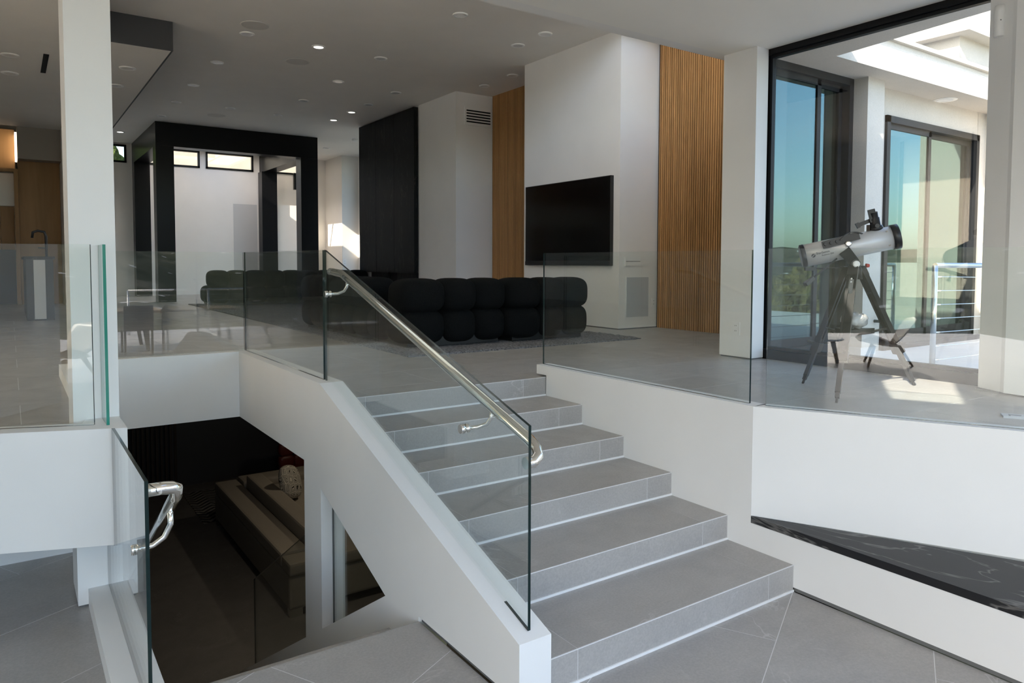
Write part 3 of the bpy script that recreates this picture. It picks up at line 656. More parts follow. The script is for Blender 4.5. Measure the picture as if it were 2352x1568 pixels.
# ================================================================== PILLARS AND WINDOW WALL (right)
bm = NB(); bx(bm, 2.087, 2.245, 1.849, 2.20, UF+.012, SZ); struct('column_window', bm, 'white_paint')
bm = NB(); bx(bm, 2.095, 2.25, 1.856, 2.19, UF, UF+.012); struct('baseboard_window', bm, 'shadow_gap')
bm = NB(); xy(bm, [(2.32, .125), (2.125, .055), (2.045, -.11), (2.02, -.14), (1.98, -.6), (2.32, -.6)], UF+.012, SZ); struct('column_right', bm, 'white_paint')
bm = NB(); bx(bm, 2.06, 2.31, -.55, .05, UF, UF+.012); struct('baseboard_right_column', bm, 'shadow_gap')
wn = bpy.data.objects.new('window_1', None); COL.objects.link(wn); wn['kind'] = 'structure'
bm = NB(); XW = 2.30
bx(bm, XW-.05, XW+.06, .06, 1.97, UF, UF+.085); bx(bm, XW-.05, XW+.06, .06, 1.97, SZ-.05, SZ); bx(bm, XW-.052, XW+.06, 1.86, 1.97, UF, SZ); obj('window_frame', bm, 'frame_black', wn)
bm = NB(); bx(bm, XW-.02, XW+.03, .06, 1.86, UF+.085, UF+.11); bx(bm, XW-.02, XW+.03, .06, 1.86, SZ-.075, SZ-.05); bx(bm, XW-.02, XW+.03, 1.83, 1.86, UF+.11, SZ-.07); obj('inner_frame', bm, 'frame_grey', wn)
box('pane', 'window_glass', wn, XW, XW+.006, .05, 1.84, UF+.1, SZ-.06)
bm = NB(); bx(bm, 2.30, 2.45, -7, -.61, UF, 1.3); struct('wall_east', bm, 'white_paint')
ms = empty('wall_sensor', 'white rounded motion sensor high on the right pillar', 'sensor')
bm = NB(); lathe(bm, [(0, .03), (.006, .034), (.16, .034), (.2, .03)], (2.085, -.02, 3.14), (0, 0, 1), 20); obj('housing', bm, 'plate_white', ms)
bm = NB(); lathe(bm, [(0, .004), (.003, .003)], (2.055, -.036, 3.24), (-.9, -.4, 0), 8); obj('lens', bm, 'plate_slot', ms)
# floor box near the slanting panel
fb = empty('floor_outlet', 'small square grey floor outlet plate behind the glass at right edge', 'outlet', loc=(1.29, -.48, UF)); fb.rotation_euler = (0, 0, math.radians(-60))
box('cover_plate', 'grille_grey', fb, -.06, .06, -.045, .045, 0, .012); box('hinge', 'plate_slot', fb, -.03, .03, -.004, .004, .012, .0135); box('socket', 'plate_slot', fb, -.03, -.024, -.03, -.01, .012, .0135)

# ================================================================== TERRACE OUTSIDE
bm = NB(); bx(bm, 2.37, 9.2, -6, 2.0, .5, TZ); struct('floor_terrace', bm, 'terrace_tile')
bm = NB(); bx(bm, 2.36, 3.82, 1.99, 2.12, .70, .80); bx(bm, 4.45, 6.8, 1.95, 2.12, .70, .79); struct('trim_sill', bm, 'frame_grey')
bm = NB(); xy(bm, [(2.365, -.3), (2.66, -.3), (2.92, 1.63), (6.9, 1.63), (6.9, 2.15), (2.35, 2.15)], SZ, SZ+.25); bx(bm, 2.93, 7.2, 1.64, 2.0, SZ+.25, 3.83); struct('ceiling_terrace', bm, 'stucco')
bm = NB(); bx(bm, 2.9, 7.2, 1.60, 1.9, 3.83, 3.87); struct('trim_roof', bm, 'stucco')
bm = NB(); bx(bm, 3.835, 4.145, 1.845, 2.3, .82, SZ); bx(bm, 4.145, 4.45, 2.0, 2.3, TZ, SZ); bx(bm, 4.45, 6.6, 2.0, 2.3, 3.245, SZ); bx(bm, 6.595, 6.8, 2.0, 2.3, TZ, SZ); struct('wall_terrace', bm, 'stucco')
bm = NB(); bx(bm, 3.85, 4.13, 1.86, 2.0, TZ, .82); struct('baseboard_terrace', bm, 'terrace_tile')
bm = NB(); bx(bm, 6.8, 6.95, 1.25, 2.3, TZ, SZ); struct('wall_terrace_side', bm, 'stucco')
def sliding_door(name, x0, x1, y, z0, z1, mull):
    d = bpy.data.objects.new(name, None); COL.objects.link(d); d['kind'] = 'structure'
    bm = NB(); f = .07
    for q in ((x0, x1, z1-f, z1), (x0, x1, z0, z0+f), (x0, x0+f, z0, z1), (x1-f, x1, z0, z1)): bx(bm, q[0], q[1], y-.03, y+.09, q[2], q[3])
    obj('door_frame', bm, 'frame_grey', d)
    for i, (a, b) in enumerate(((x0+f, mull+.04), (mull-.04, x1-f))):
        yy = y+.005+.045*i; bm = NB(); g = .06
        for q in ((a, b, z1-f-g, z1-f), (a, b, z0+f, z0+f+g*1.3), (a, a+g, z0+f, z1-f), (b-g, b, z0+f, z1-f)): bx(bm, q[0], q[1], yy, yy+.035, q[2], q[3])
        lf = obj('door_leaf', bm, 'frame_grey', d)
        box('pane', 'door_glass', lf, a+g, b-g, yy+.012, yy+.018, z0+f+g, z1-f-g)
sliding_door('door_1', 2.36, 3.83, 2.02, .80, SZ, 3.28); sliding_door('door_2', 4.45, 6.59, 2.0, .79, 3.245, 5.43)
# dim room behind the second door
bm = NB(); bx(bm, 4.5, 7.5, 4.4, 4.5, TZ, SZ); bx(bm, 7.4, 7.5, 2.3, 4.5, TZ, SZ); bx(bm, 4.45, 7.5, 2.3, 4.5, SZ, SZ+.1); struct('wall_dim_room', bm, 'grey_paint')
# upper volumes of the house behind the fascia
bm = NB(); bx(bm, 7.4, 9.5, 2.6, 6, 3.6, 5.45); bx(bm, 7.2, 9.7, 2.4, 6.1, 4.75, 4.95)
prism(bm, [(8.0, 3.4, 5.45), (9.4, 3.4, 5.45), (9.3, 3.4, 6.15), (8.15, 3.4, 6.15)], (0, 1.6, 0)); struct('wall_upper_house', bm, 'stucco')
# outdoor ceiling lamp and tap
cl = empty('soffit_lamp', 'round flush lamp in the terrace ceiling above the sliding door', 'lamp')
bm = NB(); q = onz(2170, 229, SZ); lathe(bm, [(0, .13), (-.006, .125), (-.008, .09)], q, (0, 0, 1), 24); obj('trim_ring', bm, 'soffit_paint', cl)
bm = NB(); lathe(bm, [(-.0105, .085), (-.0085, .085)], q, (0, 0, 1), 24); obj('lens', bm, 'lamp_off', cl)
tapo = empty('hose_tap', 'old dark metal hose tap on the white terrace pier', 'tap')
q = ony(2008, 737, 1.845); bm = NB(); tube(bm, [q, q+Vector((0, -.07, 0)), q+Vector((.02, -.10, 0)), q+Vector((.05, -.12, -.02)), q+Vector((.055, -.125, -.06))], [.016, .016, .02, .014, .013], 10); obj('spout', bm, 'scope_black', tapo)
bm = NB(); tube(bm, [q+Vector((0, -.06, 0)), q+Vector((0, -.06, .05))], .008, 8); tube(bm, [q+Vector((-.035, -.06, .053)), q+Vector((.035, -.06, .053))], .006, 8); obj('handle', bm, 'scope_black', tapo)
# cable railing
def railing(label, p, q, posts, top, base, wires=7, r=.024):
    t = empty('cable_railing', label, 'railing'); p, q = Vector(p), Vector(q); d = q-p
    bm = NB(); tube(bm, [p+Vector((0, 0, top)), q+Vector((0, 0, top))], r, 14); obj('top_rail', bm, 'brushed_steel', t)
    for s in posts:
        c = p+d*s; bm = NB(); tube(bm, [c+Vector((0, 0, base)), c+Vector((0, 0, top))], r, 14); obj('post', bm, 'brushed_steel', t)
    for i in range(wires):
        z = base+(top-base)*(i+.6)/(wires+.4); bm = NB(); m_ = (p+q)/2
        tube(bm, [p+Vector((0, 0, z)), p+d*.25+Vector((0, 0, z-.012)), m_+Vector((0, 0, z-.016)), p+d*.75+Vector((0, 0, z-.012)), q+Vector((0, 0, z))], .004, 6); wr = obj('cable', bm, 'brushed_steel', t)
        bm = NB(); u = d.normalized(); tube(bm, [p+u*.03+Vector((0, 0, z)), p+u*.11+Vector((0, 0, z-.003))], .008, 8); obj('cable_fitting', bm, 'chrome', wr)
    return t
railing('steel cable railing on the terrace outside the big window', (3.50, 1.0, 0), (6.7, 1.0, 0), (0, .55, 1), 1.655, TZ)
bm = NB(); bx(bm, -7.2, -7.05, -3.0, 4.2, -.3, CZ+.3); bx(bm, -7.2, -7.05, 5.6, 19.5, -.3, CZ+.3); bx(bm, -7.2, -7.05, 4.2, 5.6, -.3, 1.0); bx(bm, -7.2, -7.05, 4.2, 5.6, 4.15, CZ+.3); struct('wall_west_blocker', bm, 'white_paint')  # unseen wall added to keep the low sun off the stairs
sh_ = bpy.data.objects.new('window_21', None); COL.objects.link(sh_); sh_['kind'] = 'structure'      # unseen window and shade, added as a sunlit panel to brighten the room
bm = NB(); bx(bm, -7.18, -7.1, 4.2, 4.26, 1.0, 4.15); bx(bm, -7.18, -7.1, 5.54, 5.6, 1.0, 4.15); obj('window_frame', bm, 'frame_black', sh_)
bm = NB(); bx(bm, -7.14, -7.135, 4.26, 5.54, 1.0, 4.15); obj('fill_shade', bm, 'fill_shade_cloth', sh_)

# ================================================================== SOFA, RUG
def puff_mesh(name, m, e=3.4):
    bm = NB(); puff(bm, (0, 0, 0), (1, 1, 1), e, 28, 18); me = bpy.data.meshes.new(name); bmesh.ops.recalc_face_normals(bm, faces=bm.faces[:]); bm.to_mesh(me); bm.free(); me.materials.append(MAT[m]); return me
PUFF = puff_mesh('cushion', 'black_boucle', 3.3)
def cushion(parent, name, c, s):
    o = bpy.data.objects.new(name, PUFF); COL.objects.link(o); o.parent = parent; o.location = c; o.scale = s; return o
def sofa_module(label, loc, rotz, widths, D=.95, H=.655):
    t = empty('sofa_module', label, 'sofa', 'modules of the black sectional sofa', loc); t.rotation_euler = (0, 0, rotz)
    x = 0; lo = .345
    for wd in widths:
        cx = x+wd/2; ww = wd*1.13
        cushion(t, 'back_cushion', (cx, .20, lo+(H-lo)/2-.01), (ww, .44, (H-lo)*1.09))
        cushion(t, 'base_cushion', (cx, .22, .03+(lo-.03)/2), (ww, .46, (lo-.03)*1.10))
        cushion(t, 'seat_cushion', (cx, D-.26, .03+(lo-.03)/2), (ww, .52, (lo-.03)*1.10))
        x += wd
    bm = NB(); bx(bm, .06, x-.06, .08, D-.08, 0, .2); obj('base', bm, 'scope_black', t)
    return t
SZB = UF+.03
sofa_module('black boucle sofa module with its back to the stairs, left of the gap', (-.20, 4.00, SZB), 0, (.45, .36, .35))
sofa_module('black boucle sofa module beside the chrome side table, back to the stairs', (.985, 3.95, SZB), 0, (.40, .31, .34))
for i, y in enumerate((5.93, 6.93)):
    sofa_module('black boucle sofa module in the side row, %s the corner' % ('next to', 'one away from')[i], (-.22, y, SZB), -PI/2, (.32, .33, .33))
for i, x in enumerate((-.16, .90, 1.96)):
    sofa_module('black boucle sofa module in the far row, %s' % ('leftmost, with a rounded end', 'in the middle', 'behind the stair handrail')[i], (x, 12.2, SZB), 0, (.35, .35, .35))
def rug(name, x0, x1, y0, y1, z, h, m, label, step=.045, fine=1.0):
    bm = NB(); nx, ny = int((x1-x0)/step), int(fine/step); rnd = random.Random(3); vs = {}
    ys = [y0+fine*j/ny for j in range(ny+1)]+[y1]
    for j, y in enumerate(ys):
        for i in range(nx+1):
            e = (i in (0, nx) or j in (0, len(ys)-1))
            jx = rnd.uniform(-.012, .012) if e else 0
            vs[i, j] = bm.verts.new((x0+(x1-x0)*i/nx+jx, y+(rnd.uniform(-.016, .012) if e else 0), z+(h*.55 if e else h)+rnd.uniform(-.006, .006)))
    for j in range(len(ys)-1):
        for i in range(nx): bm.faces.new((vs[i, j], vs[i+1, j], vs[i+1, j+1], vs[i, j+1]))
    rim = [vs[i, 0] for i in range(nx+1)]+[vs[nx, j] for j in range(1, len(ys))]+[vs[i, len(ys)-1] for i in range(nx-1, -1, -1)]+[vs[0, j] for j in range(len(ys)-2, 0, -1)]
    low = [bm.verts.new((v.co.x, v.co.y, z)) for v in rim]
    for k in range(len(rim)): bm.faces.new((rim[k], low[k], low[(k+1) % len(rim)], rim[(k+1) % len(rim)]))
    bm.faces.new(low)
    return tag(obj(name, bm, m), label, 'rug')
rug('rug', -.34, 2.52, 3.64, 13.3, UF+.0005, .022, 'rug_pile', 'shaggy mottled grey rug under the black sofa')
ct = empty('side_table', 'slim chrome side table standing at the sofa end by the white wall', 'table')
box('upright', 'brushed_steel', ct, 2.10, 2.12, 4.22, 4.27, SZB+.012, 1.40); box('foot', 'brushed_steel', ct, 2.09, 2.13, 4.22, 4.75, SZB, SZB+.012); box('table_top', 'plate_white', ct, 2.085, 2.135, 4.22, 4.75, 1.40, 1.415)

# ================================================================== TELESCOPE
te = empty('telescope', 'silver reflector telescope on a black tripod in front of the big window', 'telescope')
a = atd(1841, 589, 4.97); b = atd(2064, 542, 4.80); ax = (b-a).normalized(); Lt = (b-a).length
bm = NB(); lathe(bm, [(.012, .077), (Lt-.03, .077)], a, ax, 40); tu = obj('tube', bm, 'tube_silver', te)
bm = NB(); lathe(bm, [(-.006, .070), (0, .080), (.022, .0805), (.024, .0775)], a, ax, 40); obj('rear_ring', bm, 'scope_black', tu)
bm = NB(); lathe(bm, [(Lt-.045, .0775), (Lt-.043, .083), (Lt, .083), (Lt+.002, .075), (Lt-.006, .072), (Lt-.008, .02)], a, ax, 40); fr = obj('front_ring', bm, 'scope_black', tu)
bm = NB(); lathe(bm, [(Lt-.0055, .071), (Lt-.0035, .071)], a, ax, 32); obj('front_cover', bm, 'lens_dark', fr)
sd, up_ = frame_of(ax)
if up_.z < 0: up_ = -up_; sd = -sd
sd = up_.cross(ax).normalized()
if sd.dot(O-a) < 0: sd = -sd          # towards the viewer's side
for (s, h) in ((-.012, .014), (.016, -.02)):
    c = a+ax*(Lt-.001)+sd*s*1.0+up_*h; bm = NB(); bar(bm, c-up_*.018, c+up_*.018, .009, .002, sd); obj('cover_glare', bm, 'plate_white', fr)  # white bars painted as glare on the front cover
for s, h in ((.06, .045), (.06, -.045)):
    c = a+ax*(Lt-.075)+sd*s+up_*h; bm = NB(); lathe(bm, [(0, .008), (.003, .007)], c, (sd*s+up_*h), 12); obj('screw', bm, 'brushed_steel', tu)
# focuser, eyepiece, finder on the top
F = a+ax*(Lt*.80)+up_*.076
bm = NB(); lathe(bm, [(-.005, .045), (.02, .042), (.024, .032), (.075, .032), (.08, .026), (.115, .026)], F, up_*.95+sd*.2, 20); fo = obj('focuser', bm, 'scope_black', te)
bm = NB(); bar(bm, F+up_*.05+sd*.03-ax*.01, F+up_*.135+sd*.035-ax*.012, .045, .012, ax); obj('focus_plate', bm, 'scope_black', fo)
bm = NB(); tube(bm, [F+up_*.02+sd*.03, F+up_*.02+sd*.06], .014, 12); obj('focus_knob', bm, 'scope_black', fo)
G = a+ax*(Lt*.735)+up_*.078
fi = box('finder_base', 'scope_black', te, -.02, .02, -.012, .012, 0, .04); fi.location = G-Vector((0, 0, .005))
bm = NB(); bar(bm, G+up_*.05-ax*.055, G+up_*.068+ax*.05, .022, .026, sd); fd = obj('finder', bm, 'scope_black', te)
bm = NB(); bar(bm, G+up_*.045-ax*.075, G+up_*.05-ax*.055, .03, .036, sd); obj('finder_lens', bm, 'scope_black', fd)
# phone dock on the viewer's side of the tube
D0 = a+ax*(Lt*.22)+sd*.072+up_*.045; D1 = a+ax*(Lt*.60)+sd*.078+up_*.060
bm = NB(); bar(bm, D0, D1, .05, .022, up_); do = obj('phone_dock', bm, 'scope_black', te)
n_ = 8; prev = None; bm = NB()
for i in range(n_):
    t0, t1 = i/n_, (i+1)/n_
    f = lambda t: a+ax*(Lt*(.40+.23*t))+sd*.088+up_*(.055+.035*math.sin(PI*t*.9))
    bar(bm, f(t0), f(t1), .05, .006, sd)
obj('dock_hood', bm, 'black_metal', do)
bm = NB(); lathe(bm, [(0, .02), (.03, .02), (.032, .012)], a+ax*(Lt*.47)+sd*.085+up_*.02, sd, 16); obj('dock_knob', bm, 'brushed_steel', do)
for i in range(3):
    c = a+ax*(Lt*(.25+.06*i))+sd*.09+up_*.05; bm = NB(); lathe(bm, [(0, .012), (.014, .011)], c, sd, 10); obj('dock_wheel', bm, 'scope_black', do)
# logo and lettering on the tube
def text_part(s, size, c, ex, ez, m, parent, name='lettering'):
    cu = bpy.data.curves.new('t', 'FONT'); cu.body = s; cu.size = size; cu.align_x = 'LEFT'
    o = bpy.data.objects.new('t', cu); COL.objects.link(o); bpy.context.view_layer.update()
    me = bpy.data.meshes.new_from_object(o.evaluated_get(bpy.context.evaluated_depsgraph_get())); bpy.data.objects.remove(o)
    n = ex.cross(ez); mx = Matrix((ex, ez, n)).transposed().to_4x4(); mx.translation = c; me.transform(mx); me.materials.append(MAT[m])
    q = bpy.data.objects.new(name, me); COL.objects.link(q); q.parent = parent; return q
ang = -.15; nrm = (sd*math.cos(ang)+up_*math.sin(ang)).normalized(); ez = (up_*math.cos(ang)-sd*math.sin(ang)).normalized()
base = a+nrm*.0785
text_part('StarSense', .022, base+ax*.085+ez*.004, ax, ez, 'scope_black', tu); text_part('Explorer DX', .0145, base+ax*.118-ez*.012, ax, ez, 'scope_black', tu)
bm = NB(); lathe(bm, [(0, .013), (.0006, .013)], base+ax*.066+ez*.002, nrm, 20); obj('logo', bm, 'scope_black', tu)
bm = NB(); bar(bm, base+ax*.058-ez*.004+nrm*.001, base+ax*.074+ez*.008+nrm*.001, .003, .0005, ez); obj('logo_mark', bm, 'tube_silver', tu)
# mount: arm from the hub up to the tube
H = Vector((1.37, .51, 1.665))
q = a+ax*(Lt*.42)+sd*.085-up_*.02
bm = NB(); bar(bm, H+Vector((0, 0, .01)), q, .06, .045, ax, w2=.075); obj('mount_arm', bm, 'tripod_grey', te)
bm = NB(); lathe(bm, [(-.045, .03), (.05, .03)], H, sd, 20); hb = obj('hub', bm, 'scope_black', te)
bm = NB(); lathe(bm, [(.051, .022), (.068, .022), (.07, .012)], H, sd, 20); obj('hub_knob', bm, 'plate_white', hb)
bm = NB(); lathe(bm, [(-.10, .05), (-.03, .045), (0, .03)], H, (0, 0, 1), 16); obj('tripod_head', bm, 'tripod_grey', te)
q = onz(1978, 608, 1.655); bm = NB(); lathe(bm, [(0, .014), (.02, .012)], H+RT*.075+Vector((0, 0, -.01)), RT, 10); obj('red_knob', bm, 'red_plastic', te)
p, q2 = atd(1922, 594, 4.66), atd(1868, 638, 4.60)
bm = NB(); tube(bm, [p, q2], .006, 8); ph = obj('pan_rod', bm, 'scope_black', te); bm = NB(); bar(bm, q2, q2+(q2-p).normalized()*.075, .022, .022, w2=.032); obj('pan_grip', bm, 'scope_black', ph)
p, q2 = H+Vector((0, 0, -.02)), atd(1872, 617, 4.8)
bm = NB(); tube(bm, [p, q2], .005, 8); ph = obj('fine_rod', bm, 'scope_black', te); bm = NB(); bar(bm, q2, q2+(q2-p).normalized()*.07, .022, .022); obj('fine_grip', bm, 'scope_black', ph)
feet = [Vector((1.339, .852, UF)), Vector((.86, .308, UF)), Vector((1.905, .365, UF))]
mids = []
for ft in feet:
    hd = Vector((ft.x-H.x, ft.y-H.y, 0)).normalized(); top = H+hd*.05+Vector((0, 0, -.03)); side = Vector((-hd.y, hd.x, 0)); d = ft-top
    bm = NB()
    for s in (-1, 1): bar(bm, top+side*s*.022, top+d*.66+side*s*.022, .016, .034, side)
    bar(bm, top-d.normalized()*.01, top+d*.06, .062, .04, side); bar(bm, top+d*.2, top+d*.66, .03, .012, side); lg = obj('leg', bm, 'tripod_grey', te)
    bm = NB(); bar(bm, top+d*.60, top+d*.93, .030, .026, side); bar(bm, top+d*.93, top+d*.965, .024, .022, side); bar(bm, top+d*.965, ft, .013, .013, side); obj('lower_leg', bm, 'scope_black', lg)
    bm = NB(); bar(bm, top+d*.63, top+d*.71, .066, .05, side); bar(bm, top+d*.655-hd*.02, top+d*.625+hd*.075, .035, .014, side); obj('clamp', bm, 'scope_black', lg)
    for t_ in (.08, .105): bm = NB(); lathe(bm, [(0, .006), (.004, .005)], top+d*t_+hd*.02, hd, 8); obj('bolt', bm, 'plate_white', lg)
    mids.append(top+d*.5)
cz = mids[0].z; cc = Vector((sum(m_.x for m_ in mids)/3, sum(m_.y for m_ in mids)/3, cz-.02))
bm = NB()
for m_ in mids: bar(bm, cc+Vector((0, 0, -.02)), m_, .03, .01, (m_-cc).cross(Vector((0, 0, 1))))
obj('spreader', bm, 'tripod_grey', te)
bm = NB(); xy(bm, [((cc+(m_-cc)*.62).x+((-1) ** k_)*0, (cc+(m_-cc)*.62).y) for k_, m_ in enumerate(mids)], cc.z-.012, cc.z+.025); obj('tray', bm, 'scope_black', te)
# loose translucent bag on the tray
bm = NB(); puff(bm, (0, 0, 0), (.2, .13, .10), 2.4, 18, 10); rnd = random.Random(5)
for v in bm.verts: v.co += Vector((rnd.uniform(-.012, .012), rnd.uniform(-.012, .012), rnd.uniform(-.012, .012)))
bag = obj('plastic_bag', bm, 'plastic_film'); bag.location = (cc.x+.02, cc.y, cc.z+.077); tag(bag, 'crumpled grey plastic bag lying on the telescope tripod tray', 'bag')

# ================================================================== LOWER LOUNGE
for k_, (x, y) in enumerate(((-.9, 4.7), (.9, 7.2))):  # unseen lamps added to lift the dark lower lounge
    t = empty('downlight', 'warm lamp added out of sight in the lower lounge ceiling, %s of two' % ('first', 'second')[k_], 'downlight', 'added lower lounge lamps', (x, y, .40))
    bm = NB(); lathe(bm, [(0, .09), (-.01, .085), (-.012, .06)], (0, 0, 0), (0, 0, 1), 16); obj('trim_ring', bm, 'lamp_ring', t)
    ld = bpy.data.lights.new('added_lamp', 'AREA'); ld.shape = 'DISK'; ld.size = .1; ld.energy = 5; ld.color = (1, .84, .62); lo_ = bpy.data.objects.new('added_lamp', ld); COL.objects.link(lo_); lo_.parent = t; lo_.location = (0, 0, -.02)
lo = empty('sofa', 'beige linen sofa in the dark lower lounge', 'sofa')
def rb(name, m, par, *a_, b=.03): bm = NB(); bx(bm, *a_); return obj(name, bm, m, par, b)
rb('base', 'beige_linen', lo, -.87, 1.6, 5.42, 8.85, LF+.09, LF+.46)
rb('armrest', 'beige_linen', lo, -.87, 1.6, 5.40, 5.70, LF+.461, LF+.60); rb('backrest', 'beige_linen', lo, -.87, -.56, 5.72, 8.85, LF+.461, LF+.62)
rb('end_rest', 'beige_linen', lo, -.55, 1.6, 8.50, 8.85, LF+.461, LF+.66); rb('seat_cushion', 'beige_linen', lo, -.55, 1.6, 5.72, 8.48, LF+.461, LF+.56); rb('back_cushion', 'beige_linen', lo, -.54, -.32, 5.8, 8.4, LF+.561, LF+.78)
for x, y in ((-.8, 5.48), (1.5, 5.48), (-.8, 8.8), (1.5, 8.8)): box('foot', 'brushed_steel', lo, x-.06, x+.08, y-.04, y+.04, LF, LF+.09)
cu = empty('cushion', 'cushion with a cream maze pattern on black leaning on the lower sofa', 'cushion')
bm = NB(); puff(bm, (0, 0, 0), (.46, .16, .46), 2.6, 26, 16); c_ = obj('cover', bm, 'patterned_cushion', cu); c_.location = (-.16, 7.6, LF+.82); c_.rotation_euler = (-.35, .25, .7)
tc = empty('tufted_bench', 'dark red tufted leather settee in the lower lounge', 'settee')
for i in range(5):
    for j in range(3):
        o_ = bpy.data.objects.new('tuft', PUFF); COL.objects.link(o_); o_.parent = tc; o_.location = (.45+i*.24, 9.75, LF+.52+j*.2); o_.scale = (.26, .16, .22)
        o_.material_slots[0].link = 'OBJECT'; o_.material_slots[0].material = MAT['leather_red']
rb('seat', 'leather_red', tc, .32, 1.55, 9.0, 9.75, LF+.2, LF+.45); 
for x, y in ((.38, 9.08), (1.48, 9.08), (.38, 9.68), (1.48, 9.68)): box('leg', 'frame_black', tc, x-.02, x+.02, y-.02, y+.02, LF, LF+.2)
rug('rug', -1.0, 1.9, 8.95, 10.6, LF+.0005, .012, 'zigzag_rug', 'black and grey zigzag rug in the lower lounge', .1)
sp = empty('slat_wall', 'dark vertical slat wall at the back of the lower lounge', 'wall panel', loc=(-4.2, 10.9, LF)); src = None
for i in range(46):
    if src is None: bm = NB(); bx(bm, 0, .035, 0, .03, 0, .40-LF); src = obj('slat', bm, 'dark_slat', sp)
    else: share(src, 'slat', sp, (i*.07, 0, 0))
pc = empty('picture', 'dim framed yellow picture on the lower lounge back wall', 'picture')
box('frame', 'frame_black', pc, .1, 1.6, 11.0, 11.045, -1.0, .1); box('canvas', 'brass', pc, .14, 1.56, 10.99, 11.0, -.96, .06)

# ================================================================== BEHIND THE VIEWER (seen as reflections in the glass)
NP = Vector((Pd[1], -Pd[0], 0))
def mirror_p(v): q0 = Vector((-2.934, 1.676, 0)); return v-NP*(2*(v-q0).dot(NP))
ch = empty('lounge_chair', 'three-legged curved plywood shell chair reflected in the left glass', 'chair')
L1, L2, L3 = [mirror_p(onz(px, py, 0.)) for px, py in ((53, 880), (125, 890), (200, 868))]
cen = (L1+L2+L3)/3; fdir = ((L1+L2)/2-L3); fdir.z = 0; fdir.normalize(); sdir = Vector((-fdir.y, fdir.x, 0))
def shell(prof, halfw, curl, th=.014):
    bm = NB(); nn = 14; rowsv = []
    for k_, (f_, z_) in enumerate(prof):
        hw = halfw[k_]; row = []
        for i in range(nn+1):
            u = -1+2*i/nn; row.append(bm.verts.new(cen+sdir*hw*u+fdir*f_+Vector((0, 0, z_+curl[k_]*u*u))))
        rowsv.append(row)
    for r0, r1 in zip(rowsv, rowsv[1:]):
        for i in range(nn): bm.faces.new((r0[i], r0[i+1], r1[i+1], r1[i])).smooth = True
    bmesh.ops.recalc_face_normals(bm, faces=bm.faces[:]); bmesh.ops.solidify(bm, geom=bm.faces[:], thickness=th); return bm
obj('seat', shell([(.36, .40), (.25, .37), (.1, .34), (-.1, .31), (-.26, .31)], [.30, .46, .46, .34, .16], [.02, .12, .13, .08, .02]), 'chair_wood', ch)
obj('backrest', shell([(-.16, .34), (-.24, .44), (-.33, .58), (-.42, .72), (-.47, .80)], [.18, .30, .40, .40, .20], [.02, .03, .04, .03, -.02]), 'chair_wood', ch)
for q in (L1, L2, L3): bm = NB(); tp_ = cen+(q-cen)*.55+Vector((0, 0, .33)); bar(bm, tp_, q, .07, .045, sdir, w2=.035, h2=.03); obj('leg', bm, 'chair_wood', ch)
tcn = mirror_p(onz(-22, 905, 0.)); tcn.z = 0
sb = empty('side_table', 'small round white-topped wooden side table reflected at far left', 'table')
bm = NB(); lathe(bm, [(.40, .30), (.415, .32), (.43, .32), (.432, .31)], tcn, (0, 0, 1), 32); obj('table_top', bm, 'white_top', sb)
for k_ in range(3):
    dd = Vector((math.cos(2.1*k_+.4), math.sin(2.1*k_+.4), 0)); bm = NB(); bar(bm, tcn+dd*.16+Vector((0, 0, .40)), tcn+dd*.26, .07, .04, w2=.045); obj('leg', bm, 'chair_wood', sb)
dt = empty('slatted_table', 'slatted teak dining table on the terrace reflected in the glass guard', 'table', loc=(-2.6, -6.0, 0))
src = None
for i in range(14):
    if src is None: bm = NB(); bx(bm, -1.25, 1.75, 0, .055, .70, .745); src = obj('slat', bm, 'teak', dt)
    else: share(src, 'slat', dt, (0, i*.075, 0))
for x in (-1.25, 1.69): box('end_board', 'teak', dt, x, x+.06, -.06, 1.10, .69, .75)
for x in (-1.0, 1.4):
    for y in (.08, .96): bm = NB(); bar(bm, (x, y, .70), (x+(-.1 if x < 0 else .1), y, 0), .06, .06); obj('leg', bm, 'black_metal', dt)
def dining_chair(label, x, y, rz):
    t = empty('dining_chair', label, 'chair', 'terrace dining chairs', (x, y, 0)); t.rotation_euler = (0, 0, rz)
    box('seat', 'charcoal', t, -.24, .24, -.24, .24, .42, .46); box('backrest', 'charcoal', t, -.24, .24, -.27, -.24, .46, .88)
    for a_ in (-.22, .22):
        for b_ in (-.22, .22): box('leg', 'black_metal', t, a_-.018, a_+.018, b_-.018, b_+.018, 0, .42)
for i, x in enumerate((-2.2, -1.35)): dining_chair('dark terrace dining chair at the slatted table, %s one' % ('left', 'right')[i], x, -4.55, PI)
railing('steel cable railing at the terrace edge reflected in the glass guard', (-1.0, -8.6, 0), (6.0, -8.6, 0), (0, .25, .5, .75, 1), 1.0, -.03)
bm = NB(); bx(bm, -14, 2.3, -9.5, -6.5, -.3, -.03); bx(bm, -14, -9, -6.5, -2.5, -.3, -.03); struct('floor_outdoor', bm, 'terrace_tile')

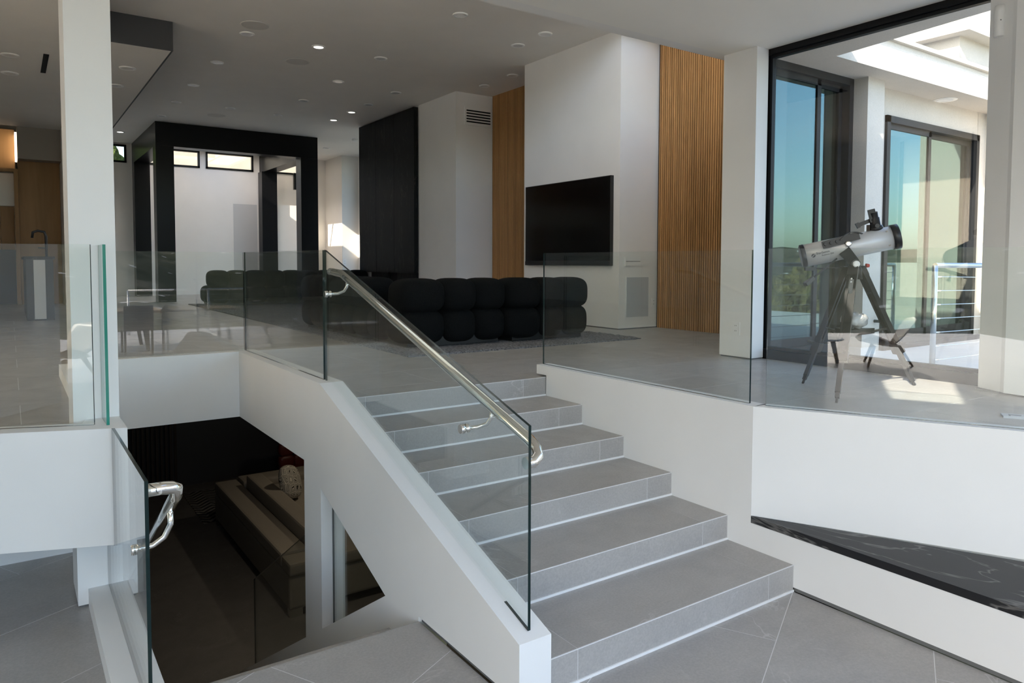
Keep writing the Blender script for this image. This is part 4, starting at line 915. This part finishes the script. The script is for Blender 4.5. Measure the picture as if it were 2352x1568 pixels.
# hills and planting
def terrain():
    bm = NB(); n = 90; vs = {}; rnd = random.Random(11)
    from mathutils import noise
    for j in range(n+1):
        for i in range(n+1):
            x = -420+840*i/n; y = -420+840*j/n; r = math.hypot(x, y)
            h = -26+(58 if x < 0 else 58-26*min(1, x/60))*min(1, max(0, (r-60)/300))+noise.noise(Vector((x*.012, y*.012, 3)))*12*min(1, r/120)+noise.noise(Vector((x*.045, y*.045, 9)))*3
            vs[i, j] = bm.verts.new((x, y, min(h, 27)))
    for j in range(n):
        for i in range(n): bm.faces.new((vs[i, j], vs[i+1, j], vs[i+1, j+1], vs[i, j+1])).smooth = True
    return tag(obj('hillside', bm, 'hillside'), 'distant green hillside dotted with houses', 'hill', kind='stuff')
terrain()
def shrub(label, c, s, m, seed, grp='shrubs beyond the terrace'):
    from mathutils import noise
    bm = NB(); bmesh.ops.create_icosphere(bm, subdivisions=5, radius=1)
    for v in bm.verts:
        d = v.co.normalized(); k_ = 1+.22*noise.noise(d*2.3+Vector((seed, 0, 0)))+.13*noise.noise(d*6+Vector((0, seed, 0)))+.09*noise.noise(d*17+Vector((0, 0, seed)))
        v.co = Vector((d.x*s[0], d.y*s[1], d.z*s[2]))*k_
    for f in bm.faces: f.smooth = False
    o = obj('shrub', bm, m); o.location = c; return tag(o, label, 'shrub', grp)
for i, (x, y, s_, m_) in enumerate(((11.0, -5.6, (1.6, 1.5, 2.3), 'foliage'), (11.2, -2.6, (1.5, 1.35, 2.15), 'dry_foliage'), (12.4, .2, (1.7, 1.3, 2.4), 'foliage'), (12.6, 3.3, (1.7, 1.2, 2.2), 'dry_foliage'), (14.5, -8.6, (2.2, 1.4, 2.6), 'foliage'))):
    shrub('sunlit hillside shrub mirrored in the terrace doors, %s of five' % ('first', 'second', 'third', 'fourth', 'last')[i], (x, y, -.25), s_, m_, i*3.7)
shrub('bright green hedge seen through the high window left of the portal', (-2.25, 20.6, 3.9), (1.65, .8, 1.6), 'foliage', 8.1, None)
bm = NB(); bx(bm, 9.0, 9.2, -1.0, .9, TZ, 1.69); struct('parapet_terrace', bm, 'stucco')
